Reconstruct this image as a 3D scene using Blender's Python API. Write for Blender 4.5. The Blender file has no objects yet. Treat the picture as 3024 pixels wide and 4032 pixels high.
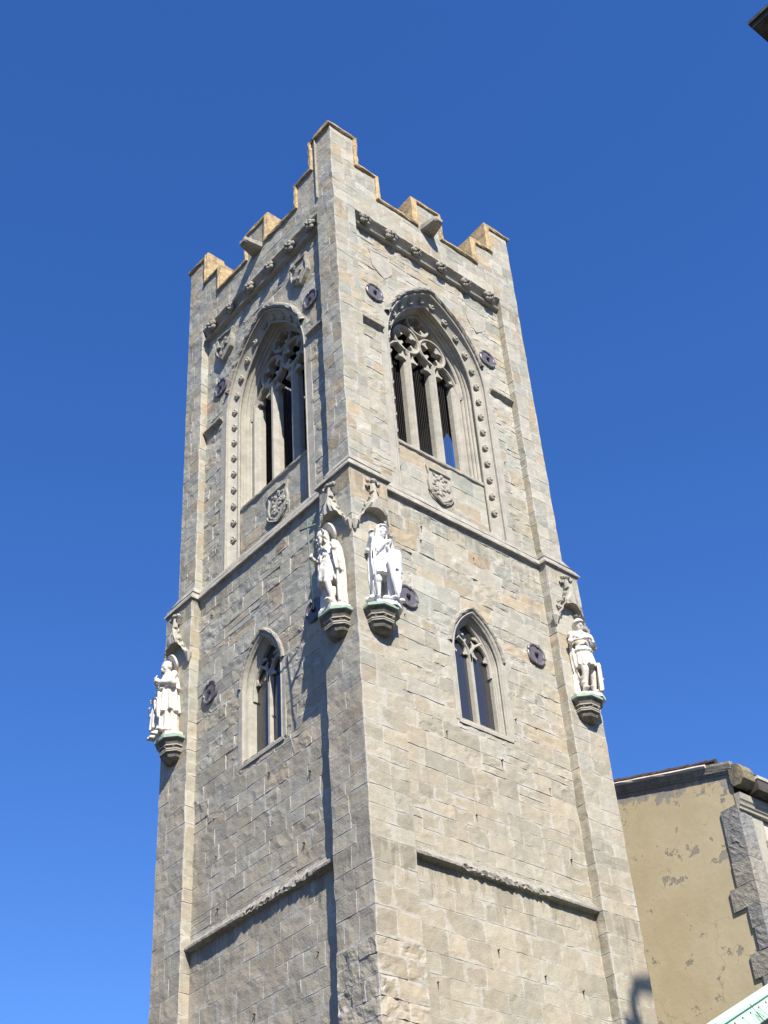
import bpy, bmesh, math, random
import numpy as np
from mathutils import Vector, Matrix

sc = bpy.context.scene
C = sc.collection
PI = math.pi

# ------------------------------------------------------------------ camera
CAM = (-18.22334, -20.85993, 1.6)
FPIX, YAW, PIT, ROL = 5571.0, 47.21385, 39.39369, -4.46467
yaw, pit, rol = math.radians(YAW), math.radians(PIT), math.radians(ROL)
fwd = Vector((math.cos(yaw)*math.cos(pit), math.sin(yaw)*math.cos(pit), math.sin(pit)))
rt = Vector((math.sin(yaw), -math.cos(yaw), 0)); up = rt.cross(fwd)
r2 = math.cos(rol)*rt+math.sin(rol)*up; u2 = -math.sin(rol)*rt+math.cos(rol)*up
cd = bpy.data.cameras.new('camera'); cam = bpy.data.objects.new('camera', cd); C.objects.link(cam)
cam.matrix_world = Matrix(((r2.x, u2.x, -fwd.x, CAM[0]), (r2.y, u2.y, -fwd.y, CAM[1]), (r2.z, u2.z, -fwd.z, CAM[2]), (0, 0, 0, 1)))
cd.sensor_fit = 'VERTICAL'; cd.sensor_height = 24.0; cd.lens = FPIX/4032*24.0
cd.clip_start = 0.1; cd.clip_end = 3000
sc.camera = cam

# ------------------------------------------------------------------ light
LIGHT = Vector((1.0, 2.2, -2.35)).normalized()          # the way sunlight travels
sunv = -LIGHT
elev = math.asin(sunv.z); azim = math.atan2(sunv.x, sunv.y)
w = bpy.data.worlds.new('World'); sc.world = w; w.use_nodes = True
nt = w.node_tree; nt.nodes.clear()
sky = nt.nodes.new('ShaderNodeTexSky'); sky.sky_type = 'NISHITA'; sky.sun_disc = False
sky.sun_elevation = elev; sky.sun_rotation = azim; sky.altitude = 200
sky.air_density = 1.0; sky.dust_density = 0.15; sky.ozone_density = 3.5
bg = nt.nodes.new('ShaderNodeBackground'); bg.inputs[1].default_value = 0.130
hsv = nt.nodes.new('ShaderNodeHueSaturation'); hsv.inputs['Hue'].default_value = 0.514; hsv.inputs['Saturation'].default_value = 1.27; hsv.inputs['Value'].default_value = 1.0
wo = nt.nodes.new('ShaderNodeOutputWorld')
nt.links.new(sky.outputs[0], hsv.inputs['Color']); nt.links.new(hsv.outputs[0], bg.inputs[0]); nt.links.new(bg.outputs[0], wo.inputs[0])
sd = bpy.data.lights.new('sun', 'SUN'); sd.energy = 4.9; sd.angle = math.radians(0.53); sd.color = (1.0, 0.94, 0.83)
so = bpy.data.objects.new('sun', sd); C.objects.link(so)
so.rotation_euler = LIGHT.to_track_quat('-Z', 'Y').to_euler(); so.location = (-20, -40, 60)
sc.view_settings.view_transform = 'Standard'; sc.view_settings.look = 'None'
sc.view_settings.exposure = 0.74; sc.view_settings.gamma = 1.0

# ------------------------------------------------------------------ materials
def new_mat(name):
    m = bpy.data.materials.new(name); m.use_nodes = True
    return m, m.node_tree, m.node_tree.nodes['Principled BSDF']
def N(nt, t, **kw):
    n = nt.nodes.new(t)
    for k, v in kw.items(): setattr(n, k, v)
    return n
def pos(nt): return N(nt, 'ShaderNodeNewGeometry').outputs['Position']
def noise(nt, vec, scale, detail=4, rough=0.6, w=None):
    n = N(nt, 'ShaderNodeTexNoise'); n.inputs['Scale'].default_value = scale
    n.inputs['Detail'].default_value = detail; n.inputs['Roughness'].default_value = rough
    nt.links.new(vec, n.inputs['Vector']); return n.outputs['Fac']
def ramp(nt, fac, stops):
    r = N(nt, 'ShaderNodeValToRGB'); e = r.color_ramp.elements
    while len(e) < len(stops): e.new(0.5)
    for el, (p, c) in zip(e, stops):
        el.position = p; el.color = (c, c, c, 1) if not isinstance(c, (tuple, list)) else (*c, 1)
    nt.links.new(fac, r.inputs[0]); return r.outputs[0]
def mix(nt, fac, a, b, mode='MIX'):
    m = N(nt, 'ShaderNodeMix', data_type='RGBA', blend_type=mode)
    for s, v in ((m.inputs[0], fac), (m.inputs[6], a), (m.inputs[7], b)):
        if hasattr(v, 'is_linked'): nt.links.new(v, s)
        elif isinstance(v, (tuple, list)): s.default_value = (*v, 1)
        else: s.default_value = v
    return m.outputs[2]
def math_(nt, op, a, b=None, c=None):
    m = N(nt, 'ShaderNodeMath', operation=op)
    for i, v in enumerate((a, b, c)):
        if v is None: continue
        if hasattr(v, 'is_linked'): nt.links.new(v, m.inputs[i])
        else: m.inputs[i].default_value = v
    return m.outputs[0]
def bump(nt, bsdf, h, dist, strength=1.0):
    b = N(nt, 'ShaderNodeBump'); b.inputs['Distance'].default_value = dist; b.inputs['Strength'].default_value = strength
    nt.links.new(h, b.inputs['Height']); nt.links.new(b.outputs[0], bsdf.inputs['Normal'])
def simple(name, col, var=0.25, scale=6.0, rough=0.85, bumpd=0.01, dirt=None, dirt_scale=1.5, dirt_at=(0.5, 0.7), metal=0.0, spec=0.3):
    m, nt, b = new_mat(name); p = pos(nt)
    f = noise(nt, p, scale, 5, 0.65)
    c = mix(nt, ramp(nt, f, [(0.3, 0.0), (0.7, 1.0)]), tuple(x*(1-var) for x in col), tuple(min(1, x*(1+var)) for x in col))
    if dirt:
        g = noise(nt, p, dirt_scale, 5, 0.7)
        c = mix(nt, ramp(nt, g, [(dirt_at[0], 0.0), (dirt_at[1], 1.0)]), c, dirt)
    nt.links.new(c, b.inputs['Base Color']); b.inputs['Roughness'].default_value = rough
    b.inputs['Metallic'].default_value = metal; b.inputs['Specular IOR Level'].default_value = spec
    if bumpd: bump(nt, b, noise(nt, p, scale*3, 5, 0.7), bumpd)
    return m

def masonry_mat():
    m, nt, b = new_mat('ashlar_stone'); p = pos(nt)
    att = N(nt, 'ShaderNodeAttribute', attribute_name='bcol').outputs['Color']
    u1 = N(nt, 'ShaderNodeUVMap', uv_map='st').outputs[0]; u2_ = N(nt, 'ShaderNodeUVMap', uv_map='wh').outputs[0]
    s1 = N(nt, 'ShaderNodeSeparateXYZ'); nt.links.new(u1, s1.inputs[0])
    s2 = N(nt, 'ShaderNodeSeparateXYZ'); nt.links.new(u2_, s2.inputs[0])
    s, t, ww, hh = s1.outputs[0], s1.outputs[1], s2.outputs[0], s2.outputs[1]
    dx = math_(nt, 'MINIMUM', s, math_(nt, 'SUBTRACT', ww, s)); dz = math_(nt, 'MINIMUM', t, math_(nt, 'SUBTRACT', hh, t))
    d = math_(nt, 'MINIMUM', dx, dz)
    n_big = noise(nt, p, 1.3, 5, 0.65); n_mid = noise(nt, p, 5.0, 5, 0.7); n_fine = noise(nt, p, 22.0, 4, 0.7)
    # tonal blotches inside each block
    c = mix(nt, ramp(nt, n_mid, [(0.3, 0.0), (0.72, 1.0)]), att, mix(nt, 1.0, att, (1.22, 1.20, 1.15), 'MULTIPLY'))
    n_hue = noise(nt, p, 0.55, 4, 0.6)
    c = mix(nt, ramp(nt, n_hue, [(0.38, 0.0), (0.66, 1.0)]), mix(nt, 1.0, c, (1.03, 0.99, 0.92), 'MULTIPLY'), mix(nt, 1.0, c, (0.95, 0.985, 0.98), 'MULTIPLY'))
    c = mix(nt, ramp(nt, n_fine, [(0.25, 0.35), (0.5, 0.0)]), c, mix(nt, 1.0, c, (0.72, 0.72, 0.72), 'MULTIPLY'))
    # pale lime smears spreading out of the joints in places
    spread = math_(nt, 'MULTIPLY', ramp(nt, n_big, [(0.5, 0.0), (0.68, 1.0)]), 0.13)
    lim = math_(nt, 'ADD', math_(nt, 'MULTIPLY', math_(nt, 'SUBTRACT', n_mid, 0.45), 0.10), math_(nt, 'ADD', spread, 0.010))
    sm = math_(nt, 'LESS_THAN', d, lim)
    c = mix(nt, math_(nt, 'MULTIPLY', sm, 0.62), c, (0.475, 0.455, 0.40))
    # dark open bed joints here and there
    jn = noise(nt, p, 2.6, 3, 0.6)
    dj = math_(nt, 'MULTIPLY', math_(nt, 'LESS_THAN', dz, math_(nt, 'MULTIPLY', ramp(nt, jn, [(0.42, 0.0), (0.66, 1.0)]), 0.012)), 0.6)
    c = mix(nt, dj, c, (0.15, 0.14, 0.12))
    mp = N(nt, 'ShaderNodeMapping'); mp.inputs['Scale'].default_value = (3.5, 3.5, 0.22); nt.links.new(p, mp.inputs['Vector'])
    st_ = noise(nt, mp.outputs[0], 1.0, 5, 0.65)
    c = mix(nt, ramp(nt, st_, [(0.50, 0.0), (0.74, 0.5)]), c, mix(nt, 1.0, c, (0.76, 0.745, 0.72), 'MULTIPLY'))
    # rain-washed grime below the two ledges
    sz_ = N(nt, 'ShaderNodeSeparateXYZ'); nt.links.new(p, sz_.inputs[0])
    mp2 = N(nt, 'ShaderNodeMapping'); mp2.inputs['Scale'].default_value = (5.0, 5.0, 0.12); nt.links.new(p, mp2.inputs['Vector'])
    s2_ = noise(nt, mp2.outputs[0], 1.0, 4, 0.6)
    for zt, ln in ((25.65, 1.6), (15.35, 1.3), (37.0, 1.0)):
        below = math_(nt, 'SUBTRACT', zt, sz_.outputs[2])
        near = math_(nt, 'MULTIPLY', math_(nt, 'GREATER_THAN', below, 0.0), math_(nt, 'LESS_THAN', below, math_(nt, 'MULTIPLY', ramp(nt, s2_, [(0.42, 0.0), (0.75, 1.0)]), ln)))
        c = mix(nt, math_(nt, 'MULTIPLY', near, 0.55), c, mix(nt, 1.0, c, (0.66, 0.65, 0.63), 'MULTIPLY'))
    nt.links.new(c, b.inputs['Base Color']); b.inputs['Roughness'].default_value = 0.9
    b.inputs['Specular IOR Level'].default_value = 0.2
    h = math_(nt, 'ADD', math_(nt, 'MULTIPLY', n_fine, 0.4), math_(nt, 'MULTIPLY', n_mid, 1.0))
    bump(nt, b, h, 0.03, 0.7)
    return m
M_ASH = masonry_mat()
M_DRESS = simple('dressed_stone', (0.40, 0.375, 0.315), 0.14, 3.5, 0.9, 0.012, (0.30, 0.285, 0.245), 1.7, (0.5, 0.75))
M_WORN = simple('worn_stone', (0.36, 0.337, 0.283), 0.28, 7.0, 0.92, 0.04, (0.24, 0.22, 0.19), 2.3, (0.5, 0.7))
M_LEDGE = simple('ledge_stone', (0.385, 0.36, 0.305), 0.2, 6.0, 0.92, 0.03, (0.25, 0.235, 0.205), 2.0, (0.46, 0.66))
M_GOLD = simple('golden_sandstone', (0.50, 0.37, 0.20), 0.32, 5.0, 0.9, 0.03, (0.24, 0.19, 0.13), 2.6, (0.48, 0.66))
M_MARB = simple('white_marble', (0.74, 0.73, 0.71), 0.05, 9.0, 0.55, 0.004)
M_MARBC = simple('cream_marble', (0.66, 0.62, 0.545), 0.10, 6.0, 0.6, 0.006, (0.46, 0.39, 0.31), 4.0, (0.52, 0.70))
M_CONS = simple('stained_shaded_stone', (0.17, 0.155, 0.12), 0.3, 6.0, 0.9, 0.02, (0.30, 0.28, 0.24), 3.0, (0.5, 0.68))  # stain plus the consoles' underside shade, put into one dark base colour
M_COPP = simple('verdigris_copper', (0.30, 0.41, 0.32), 0.18, 7.0, 0.6, 0.004, (0.25, 0.33, 0.25), 6.0, (0.55, 0.72))
M_IRON = simple('dark_iron', (0.125, 0.112, 0.120), 0.18, 9.0, 0.42, 0.004, spec=0.6)
M_RUST = simple('rusty_iron', (0.10, 0.058, 0.034), 0.3, 12.0, 0.8, 0.004)
M_DARK = simple('shade_black', (0.030, 0.028, 0.027), 0.2, 4.0, 0.95, 0)  # belfry interior shade put into a near-black colour; also wires and bolts
M_BRONZE = simple('green_bronze', (0.10, 0.16, 0.14), 0.2, 12.0, 0.5, 0.002)
M_TILE = simple('dark_roof_tile', (0.085, 0.055, 0.045), 0.4, 8.0, 0.8, 0.02)
M_SOFF = simple('stained_soffit', (0.055, 0.045, 0.036), 0.3, 2.0, 0.9, 0.01, (0.10, 0.095, 0.085), 1.0, (0.5, 0.6))
M_MINT = simple('pale_green_copper', (0.47, 0.74, 0.57), 0.06, 3.0, 0.6, 0.004, (0.52, 0.78, 0.63), 1.2, (0.5, 0.7))
M_MOSS = simple('mossy_sandstone', (0.30, 0.25, 0.155), 0.3, 6.0, 0.92, 0.04, (0.16, 0.145, 0.115), 2.2, (0.45, 0.62))
M_GREY = simple('grey_quoin_stone', (0.29, 0.29, 0.275), 0.35, 7.0, 0.92, 0.05, (0.30, 0.28, 0.24), 1.1, (0.52, 0.56))
M_PINK = simple('pink_plaster', (0.60, 0.50, 0.43), 0.08, 3.0, 0.9, 0.005)
M_STUC = simple('town_stucco', (0.42, 0.36, 0.27), 0.1, 2.0, 0.9, 0.01)
M_GROUND = simple('asphalt', (0.055, 0.053, 0.05), 0.15, 2.0, 0.9, 0.01)
M_WIRE = simple('steel_wire', (0.16, 0.17, 0.16), 0.1, 9.0, 0.4, 0, metal=0.6)
def glass_mat():
    m, nt, b = new_mat('leaded_glass'); p = pos(nt)
    b.inputs['Base Color'].default_value = (0.035, 0.035, 0.036, 1); b.inputs['Roughness'].default_value = 0.16
    b.inputs['IOR'].default_value = 1.6; b.inputs['Specular IOR Level'].default_value = 0.8
    bump(nt, b, noise(nt, p, 3.0, 2, 0.5), 0.01, 0.4); return m
M_GLASS = glass_mat()
def plaster_mat():
    m, nt, b = new_mat('yellow_plaster'); p = pos(nt)
    n1 = noise(nt, p, 0.8, 6, 0.6); n2 = noise(nt, p, 4.0, 6, 0.7); n3 = noise(nt, p, 1.6, 8, 0.72)
    c = mix(nt, ramp(nt, n1, [(0.35, 0.0), (0.65, 1.0)]), (0.56, 0.465, 0.285), (0.63, 0.535, 0.345))
    c = mix(nt, ramp(nt, n2, [(0.55, 0.0), (0.75, 0.5)]), c, (0.48, 0.405, 0.27))
    peel = ramp(nt, math_(nt, 'ADD', n3, math_(nt, 'MULTIPLY', math_(nt, 'SUBTRACT', n1, 0.5), 0.55)), [(0.655, 0.0), (0.67, 1.0)])
    c = mix(nt, peel, c, (0.36, 0.32, 0.265))
    vw = N(nt, 'ShaderNodeTexVoronoi', feature='DISTANCE_TO_EDGE'); vw.inputs['Scale'].default_value = 0.55
    wv = N(nt, 'ShaderNodeVectorMath', operation='ADD'); nz_ = N(nt, 'ShaderNodeTexNoise'); nz_.inputs['Scale'].default_value = 2.0; nz_.inputs['Detail'].default_value = 6; nt.links.new(p, nz_.inputs['Vector'])
    nt.links.new(p, wv.inputs[0]); nt.links.new(nz_.outputs['Color'], wv.inputs[1]); nt.links.new(wv.outputs[0], vw.inputs['Vector'])
    crack = math_(nt, 'MULTIPLY', math_(nt, 'LESS_THAN', vw.outputs['Distance'], 0.010), ramp(nt, n1, [(0.45, 0.0), (0.55, 1.0)]))
    c = mix(nt, math_(nt, 'MULTIPLY', crack, 0.35), c, (0.27, 0.22, 0.15))
    # bare strip right under the verge (world height above the sloping verge line)
    sp = N(nt, 'ShaderNodeSeparateXYZ'); nt.links.new(p, sp.inputs[0])
    below = math_(nt, 'SUBTRACT', math_(nt, 'ADD', math_(nt, 'MULTIPLY', sp.outputs[1], 0.285), 20.72), sp.outputs[2])
    band = math_(nt, 'LESS_THAN', below, math_(nt, 'ADD', math_(nt, 'MULTIPLY', math_(nt, 'SUBTRACT', n3, 0.5), 3.2), 0.14))
    c = mix(nt, band, c, mix(nt, ramp(nt, n2, [(0.4, 0.0), (0.6, 1.0)]), (0.30, 0.28, 0.255), (0.40, 0.355, 0.285)))
    nt.links.new(c, b.inputs['Base Color']); b.inputs['Roughness'].default_value = 0.92
    h = math_(nt, 'SUBTRACT', math_(nt, 'MULTIPLY', n2, 0.35), math_(nt, 'ADD', peel, band))
    bump(nt, b, h, 0.03, 0.8); return m
M_PLAS = plaster_mat()

# ------------------------------------------------------------------ scene helpers
def link_mesh(name, verts, faces, mat, parent=None, smooth=False):
    me = bpy.data.meshes.new(name); me.from_pydata([tuple(v) for v in verts], [], [tuple(f) for f in faces])
    me.validate(); me.update()
    if mat: me.materials.append(mat)
    if smooth: me.polygons.foreach_set('use_smooth', [True]*len(me.polygons))
    o = bpy.data.objects.new(name, me); C.objects.link(o)
    if parent is not None: o.parent = parent
    return o
def tag(o, label=None, cat=None, group=None, kind=None):
    if label: o['label'] = label
    if cat: o['category'] = cat
    if group: o['group'] = group
    if kind: o['kind'] = kind
    return o
def empty(name, loc=(0, 0, 0), rz=0.0):
    o = bpy.data.objects.new(name, None); C.objects.link(o); o.location = loc; o.rotation_euler = (0, 0, rz); return o
def copy_tree(o, parent=None):
    c = o.copy(); C.objects.link(c); c.parent = parent
    for ch in list(o.children): copy_tree(ch, c)
    return c

class MB:
    """collects verts and faces for one mesh"""
    def __init__(s): s.v = []; s.f = []
    def add(s, verts, faces):
        b = len(s.v); s.v += [tuple(v) for v in verts]; s.f += [tuple(i+b for i in f) for f in faces]
    def box(s, a, b):
        (x0, y0, z0), (x1, y1, z1) = a, b
        s.add([(x0, y0, z0), (x1, y0, z0), (x1, y1, z0), (x0, y1, z0), (x0, y0, z1), (x1, y0, z1), (x1, y1, z1), (x0, y1, z1)],
              [(3, 2, 1, 0), (4, 5, 6, 7), (0, 1, 5, 4), (1, 2, 6, 5), (2, 3, 7, 6), (3, 0, 4, 7)])
    def prism(s, poly, y0, y1, fn=None):
        """poly in (u,z), extruded along depth from y0 to y1 (fan caps need a convex or star polygon)"""
        n = len(poly)
        v = [(p[0], y0, p[1]) for p in poly]+[(p[0], y1, p[1]) for p in poly]
        if fn: v = [fn(*q) for q in v]
        s.add(v, [tuple(range(n)), tuple(range(2*n-1, n-1, -1))]+[(i, i+n, (i+1) % n+n, (i+1) % n) for i in range(n)])
    def tube(s, pts, rad, seg=8, cap=True):
        pts = [Vector(p) for p in pts]; rr = rad if isinstance(rad, (list, tuple)) else [rad]*len(pts)
        rings = []
        for i, p in enumerate(pts):
            d = (pts[min(i+1, len(pts)-1)]-pts[max(i-1, 0)]).normalized()
            a = d.orthogonal().normalized() if abs(d.z) < 0.9 else d.cross(Vector((0, 1, 0))).normalized(); bb = d.cross(a)
            rings.append([p+rr[i]*(math.cos(2*PI*k/seg)*a+math.sin(2*PI*k/seg)*bb) for k in range(seg)])
        fs = [(i*seg+k, i*seg+(k+1) % seg, (i+1)*seg+(k+1) % seg, (i+1)*seg+k) for i in range(len(pts)-1) for k in range(seg)]
        if cap: fs += [tuple(range(seg-1, -1, -1)), tuple((len(pts)-1)*seg+k for k in range(seg))]
        s.add([q for r in rings for q in r], fs)
    def ball(s, c, r, seg=10, ring=6, squash=(1, 1, 1)):
        c = Vector(c); v = []; f = []
        for i in range(ring+1):
            th = PI*i/ring
            for k in range(seg):
                ph = 2*PI*k/seg
                v.append((c.x+r*squash[0]*math.sin(th)*math.cos(ph), c.y+r*squash[1]*math.sin(th)*math.sin(ph), c.z+r*squash[2]*math.cos(th)))
        for i in range(ring):
            for k in range(seg): f.append((i*seg+k, (i+1)*seg+k, (i+1)*seg+(k+1) % seg, i*seg+(k+1) % seg))
        s.add(v, f)
    def build(s, name, mat, parent=None, smooth=False, face=None):
        v = s.v; f = s.f
        if face is not None:
            v = [face.w(*p) for p in v]
            if face.flip: f = [tuple(reversed(q)) for q in f]
        o = link_mesh(name, v, f, mat, parent, smooth)
        bm = bmesh.new(); bm.from_mesh(o.data); bmesh.ops.remove_doubles(bm, verts=bm.verts, dist=1e-5)
        bmesh.ops.recalc_face_normals(bm, faces=bm.faces); bm.to_mesh(o.data); bm.free()
        if smooth: o.data.polygons.foreach_set('use_smooth', [True]*len(o.data.polygons))
        return o

class Face:
    """local (u along the wall from the near corner, n outward, z up) -> world"""
    def __init__(s, kind): s.kind = kind; s.flip = kind in ('R',)
    def w(s, u, n, z):
        if s.kind == 'R': return (u, -n, z)
        if s.kind == 'L': return (-n, u, z)
        if s.kind == 'BR': return (u, 8+n, z)
        return (8+n, u, z)
    def arr(s, U, Nn, Z):
        if s.kind == 'R': return np.stack([U, -Nn, Z], -1)
        if s.kind == 'L': return np.stack([-Nn, U, Z], -1)
        if s.kind == 'BR': return np.stack([U, 8+Nn, Z], -1)
        return np.stack([8+Nn, U, Z], -1)
FR, FL = Face('R'), Face('L'); FBR, FBL = Face('BR'), Face('BL')

def vnoise(P, seed=0):
    """three smooth value noises (-1..1) at points P"""
    P = np.asarray(P, float); I = np.floor(P).astype(np.int64); F = P-I; F = F*F*(3-2*F)
    out = np.zeros((len(P), 3))
    for dx in (0, 1):
        for dy in (0, 1):
            for dz in (0, 1):
                h = (I[:, 0]+dx)*374761393+(I[:, 1]+dy)*668265263+(I[:, 2]+dz)*2147483647+seed*1013904223
                wgt = np.where(dx, F[:, 0], 1-F[:, 0])*np.where(dy, F[:, 1], 1-F[:, 1])*np.where(dz, F[:, 2], 1-F[:, 2])
                for k in range(3):
                    g = (h+k*40503) & 0xffffffff; g = ((g ^ (g >> 13))*1274126177) & 0xffffffff; g = (g ^ (g >> 16)) & 0xffff
                    out[:, k] += wgt*(g/32767.5-1)
    return out
def rough_field(P): return 0.010*vnoise(P*1.7, 1)+0.012*vnoise(P*5.0, 2)

# ------------------------------------------------------------------ masonry
rng = np.random.default_rng(7)
COURSES = [6.0]
while COURSES[-1] < 42: COURSES.append(COURSES[-1]+rng.uniform(0.34, 0.56))
COURSES = np.array(COURSES)

def palette(z, r, r2_, r3):
    """base colour of one block: pale beige low down, grey-green, blue-grey and peach higher up"""
    t = min(1, max(0, (z-15.0)/9.0)); ran = np.random.default_rng(int(r*1e9))
    beige = np.array((0.418, 0.380, 0.314))
    kinds = [np.array((0.408, 0.393, 0.338)), np.array((0.368, 0.367, 0.332)), np.array((0.455, 0.438, 0.385)), np.array((0.432, 0.370, 0.285)), np.array((0.438, 0.370, 0.278)), np.array((0.405, 0.377, 0.312))]
    wts = [0.28, 0.19, 0.20, 0.11, 0.05, 0.17]
    k = kinds[ran.choice(6, p=wts)]
    c = beige*(1-t)+k*t if r2_ < t*0.85+0.18 else beige
    return c*(0.74+0.20*r3)

class Masonry:
    def __init__(s): s.V = []; s.F = []; s.ST = []; s.WH = []; s.COL = []; s.n = 0
    def block(s, face, plane, u0, u1, z0, z1, amp, off, col, hole, fixed_u=None):
        w_, h_ = u1-u0, z1-z0
        g_ = 0.07 if amp > 0.012 else 0.15; nx = max(2, int(round(w_/g_))); nz = max(2, int(round(h_/g_)))
        e = min(0.012, w_*0.2, h_*0.2)
        us = np.concatenate([[u0], np.linspace(u0+e, u1-e, nx+1), [u1]]); zs_ = np.concatenate([[z0], np.linspace(z0+e, z1-e, nz+1), [z1]])
        U, Z = np.meshgrid(us, zs_); S = U-u0; T = Z-z0
        inner = np.ones_like(U, bool); inner[0, :] = inner[-1, :] = False; inner[:, 0] = inner[:, -1] = False
        tl = rng.uniform(-0.005, 0.005, 2)
        H = np.where(inner, off+tl[0]*(S/w_-0.5)+tl[1]*(T/h_-0.5), -0.002)
        q = np.stack([U.ravel()*3.1+11*z0, Z.ravel()*3.1, np.full(U.size, plane*7+u0)], -1)
        H = H+np.where(inner, (amp*vnoise(q*1.6, 5)[:, 0]+0.5*amp*vnoise(q*3.7, 6)[:, 1]).reshape(U.shape), 0)
        U, Z, H = U.ravel(), Z.ravel(), H.ravel()
        nr, nc = nz+3, nx+3
        idx = np.arange(nr*nc).reshape(nr, nc)
        quads = np.stack([idx[:-1, :-1], idx[:-1, 1:], idx[1:, 1:], idx[1:, :-1]], -1).reshape(-1, 4)
        if hole is not None and hole.bb[0] < u1 and hole.bb[1] > u0 and hole.bb[2] < z1 and hole.bb[3] > z0:
            ins = hole.inside(U, Z); keep = ~ins[quads].all(1); quads = quads[keep]
            if ins.any(): U, Z = hole.snap(U, Z, ins)
        if len(quads) == 0: return
        if fixed_u is None: P = face.arr(U, plane+H, Z)
        else: P = face.arr(np.full(U.size, fixed_u[0])+fixed_u[1]*H, U, Z)          # return face: U runs along n
        s.V.append(P); s.F.append(quads+s.n); s.n += len(P)
        fl = quads.ravel()
        s.ST.append(np.stack([S.ravel()[fl], T.ravel()[fl]], -1)); s.WH.append(np.tile([[w_, h_]], (len(fl), 1)))
        s.COL.append(np.tile([[*col, 1.0]], (len(fl), 1)))
    def sheet(s, face, plane, u0, u1, z0, z1, hole=None, wr=(0.5, 1.3), amp=0.007, offr=(-0.004, 0.016), fixed_u=None, rubble=0.0):
        zs_ = [z0]+[c for c in COURSES if z0+0.12 < c < z1-0.12]+[z1]
        for za, zb in zip(zs_[:-1], zs_[1:]):
            u = u0+0.0; us = [u0]
            while True:
                st = rng.uniform(*wr)
                if us[-1]+st > u1-wr[0]*0.6: break
                us.append(us[-1]+st)
            us.append(u1)
            for ua, ub in zip(us[:-1], us[1:]):
                parts = [(za, zb)]
                if zb-za > 0.36 and rng.random() < rubble:
                    zm = za+(zb-za)*rng.uniform(0.38, 0.62); parts = [(za, zm), (zm, zb)]
                for pa, pb in parts:
                    r = rng.random(3); col = palette((pa+pb)/2+rng.uniform(-1.5, 1.5), *r)
                    a = amp*(2.4 if rng.random() < 0.25+0.25*(rubble > 0) else 0.8)
                    s.block(face, plane, ua, ub, pa, pb, a, rng.uniform(*offr), col, hole, fixed_u)
    def build(s, name, parent, field=True, extra=None):
        V = np.concatenate(s.V); F = np.concatenate(s.F)
        V = V+rough_field(V) if field else V
        if extra is not None: V = extra(V)
        me = bpy.data.meshes.new(name); me.from_pydata(V.tolist(), [], F.tolist()); me.update()
        for nm, dat in (('st', s.ST), ('wh', s.WH)):
            uv = me.uv_layers.new(name=nm); uv.data.foreach_set('uv', np.concatenate(dat).ravel())
        ca = me.color_attributes.new('bcol', 'FLOAT_COLOR', 'CORNER'); ca.data.foreach_set('color', np.concatenate(s.COL).ravel())
        me.materials.append(M_ASH); o = bpy.data.objects.new(name, me); C.objects.link(o); o.parent = parent
        return o

class Hole:
    def __init__(s, poly):
        s.p = np.array(poly, float); s.bb = (s.p[:, 0].min(), s.p[:, 0].max(), s.p[:, 1].min(), s.p[:, 1].max())
    def inside(s, U, Z):
        a = s.p; b = np.roll(a, -1, 0); c = np.zeros(len(U), bool)
        for (x0, y0), (x1, y1) in zip(a, b):
            cond = ((y0 > Z) != (y1 > Z))
            with np.errstate(divide='ignore', invalid='ignore'):
                xx = (x1-x0)*(Z-y0)/(y1-y0+1e-12)+x0
            c ^= cond & (U < xx)
        return c
    def snap(s, U, Z, m):
        U = U.copy(); Z = Z.copy(); P = np.stack([U[m], Z[m]], -1); best = np.full(len(P), 1e9); Q = P.copy()
        for a, b in zip(s.p, np.roll(s.p, -1, 0)):
            d = b-a; t = np.clip(((P-a)@d)/(d@d+1e-12), 0, 1); q = a+t[:, None]*d; dist = ((P-q)**2).sum(1)
            k = dist < best; best[k] = dist[k]; Q[k] = q[k]
        U[m], Z[m] = Q[:, 0], Q[:, 1]; return U, Z

class Arch:
    """pointed arch, centre line u=uc, spring zs, arcs struck from uc -/+ co; a concentric curve for every half width hw"""
    def __init__(s, uc, zs, co, z0, na=16): s.uc, s.zs, s.co, s.z0, s.na = uc, zs, co, z0, na
    def path(s, hw, z0=None, nj=1):
        z0 = s.z0 if z0 is None else z0; R = hw+s.co; th = math.acos(s.co/R)
        right = [(s.uc-s.co+R*math.cos(th*i/s.na), s.zs+R*math.sin(th*i/s.na)) for i in range(s.na+1)]
        left = [(2*s.uc-u, z) for u, z in right]
        jr = [(s.uc+hw, z0+(s.zs-z0)*i/nj) for i in range(nj)]; jl = [(s.uc-hw, z) for _, z in jr]
        return jl+left[:-1]+[right[-1]]+right[:-1][::-1]+jr[::-1]
    def apex(s, hw): return s.zs+math.sqrt((hw+s.co)**2-s.co**2)
    def point(s, hw, dist):
        """point at signed arc length along the right half measured from the apex (negative = left half)"""
        R = hw+s.co; th = math.acos(s.co/R); L = R*th; a = abs(dist); sg = 1 if dist >= 0 else -1
        if a <= L: t = th-a/R; u, z = -s.co+R*math.cos(t), s.zs+R*math.sin(t)
        else: u, z = hw, s.zs-(a-L)
        return s.uc+sg*u, z
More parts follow.
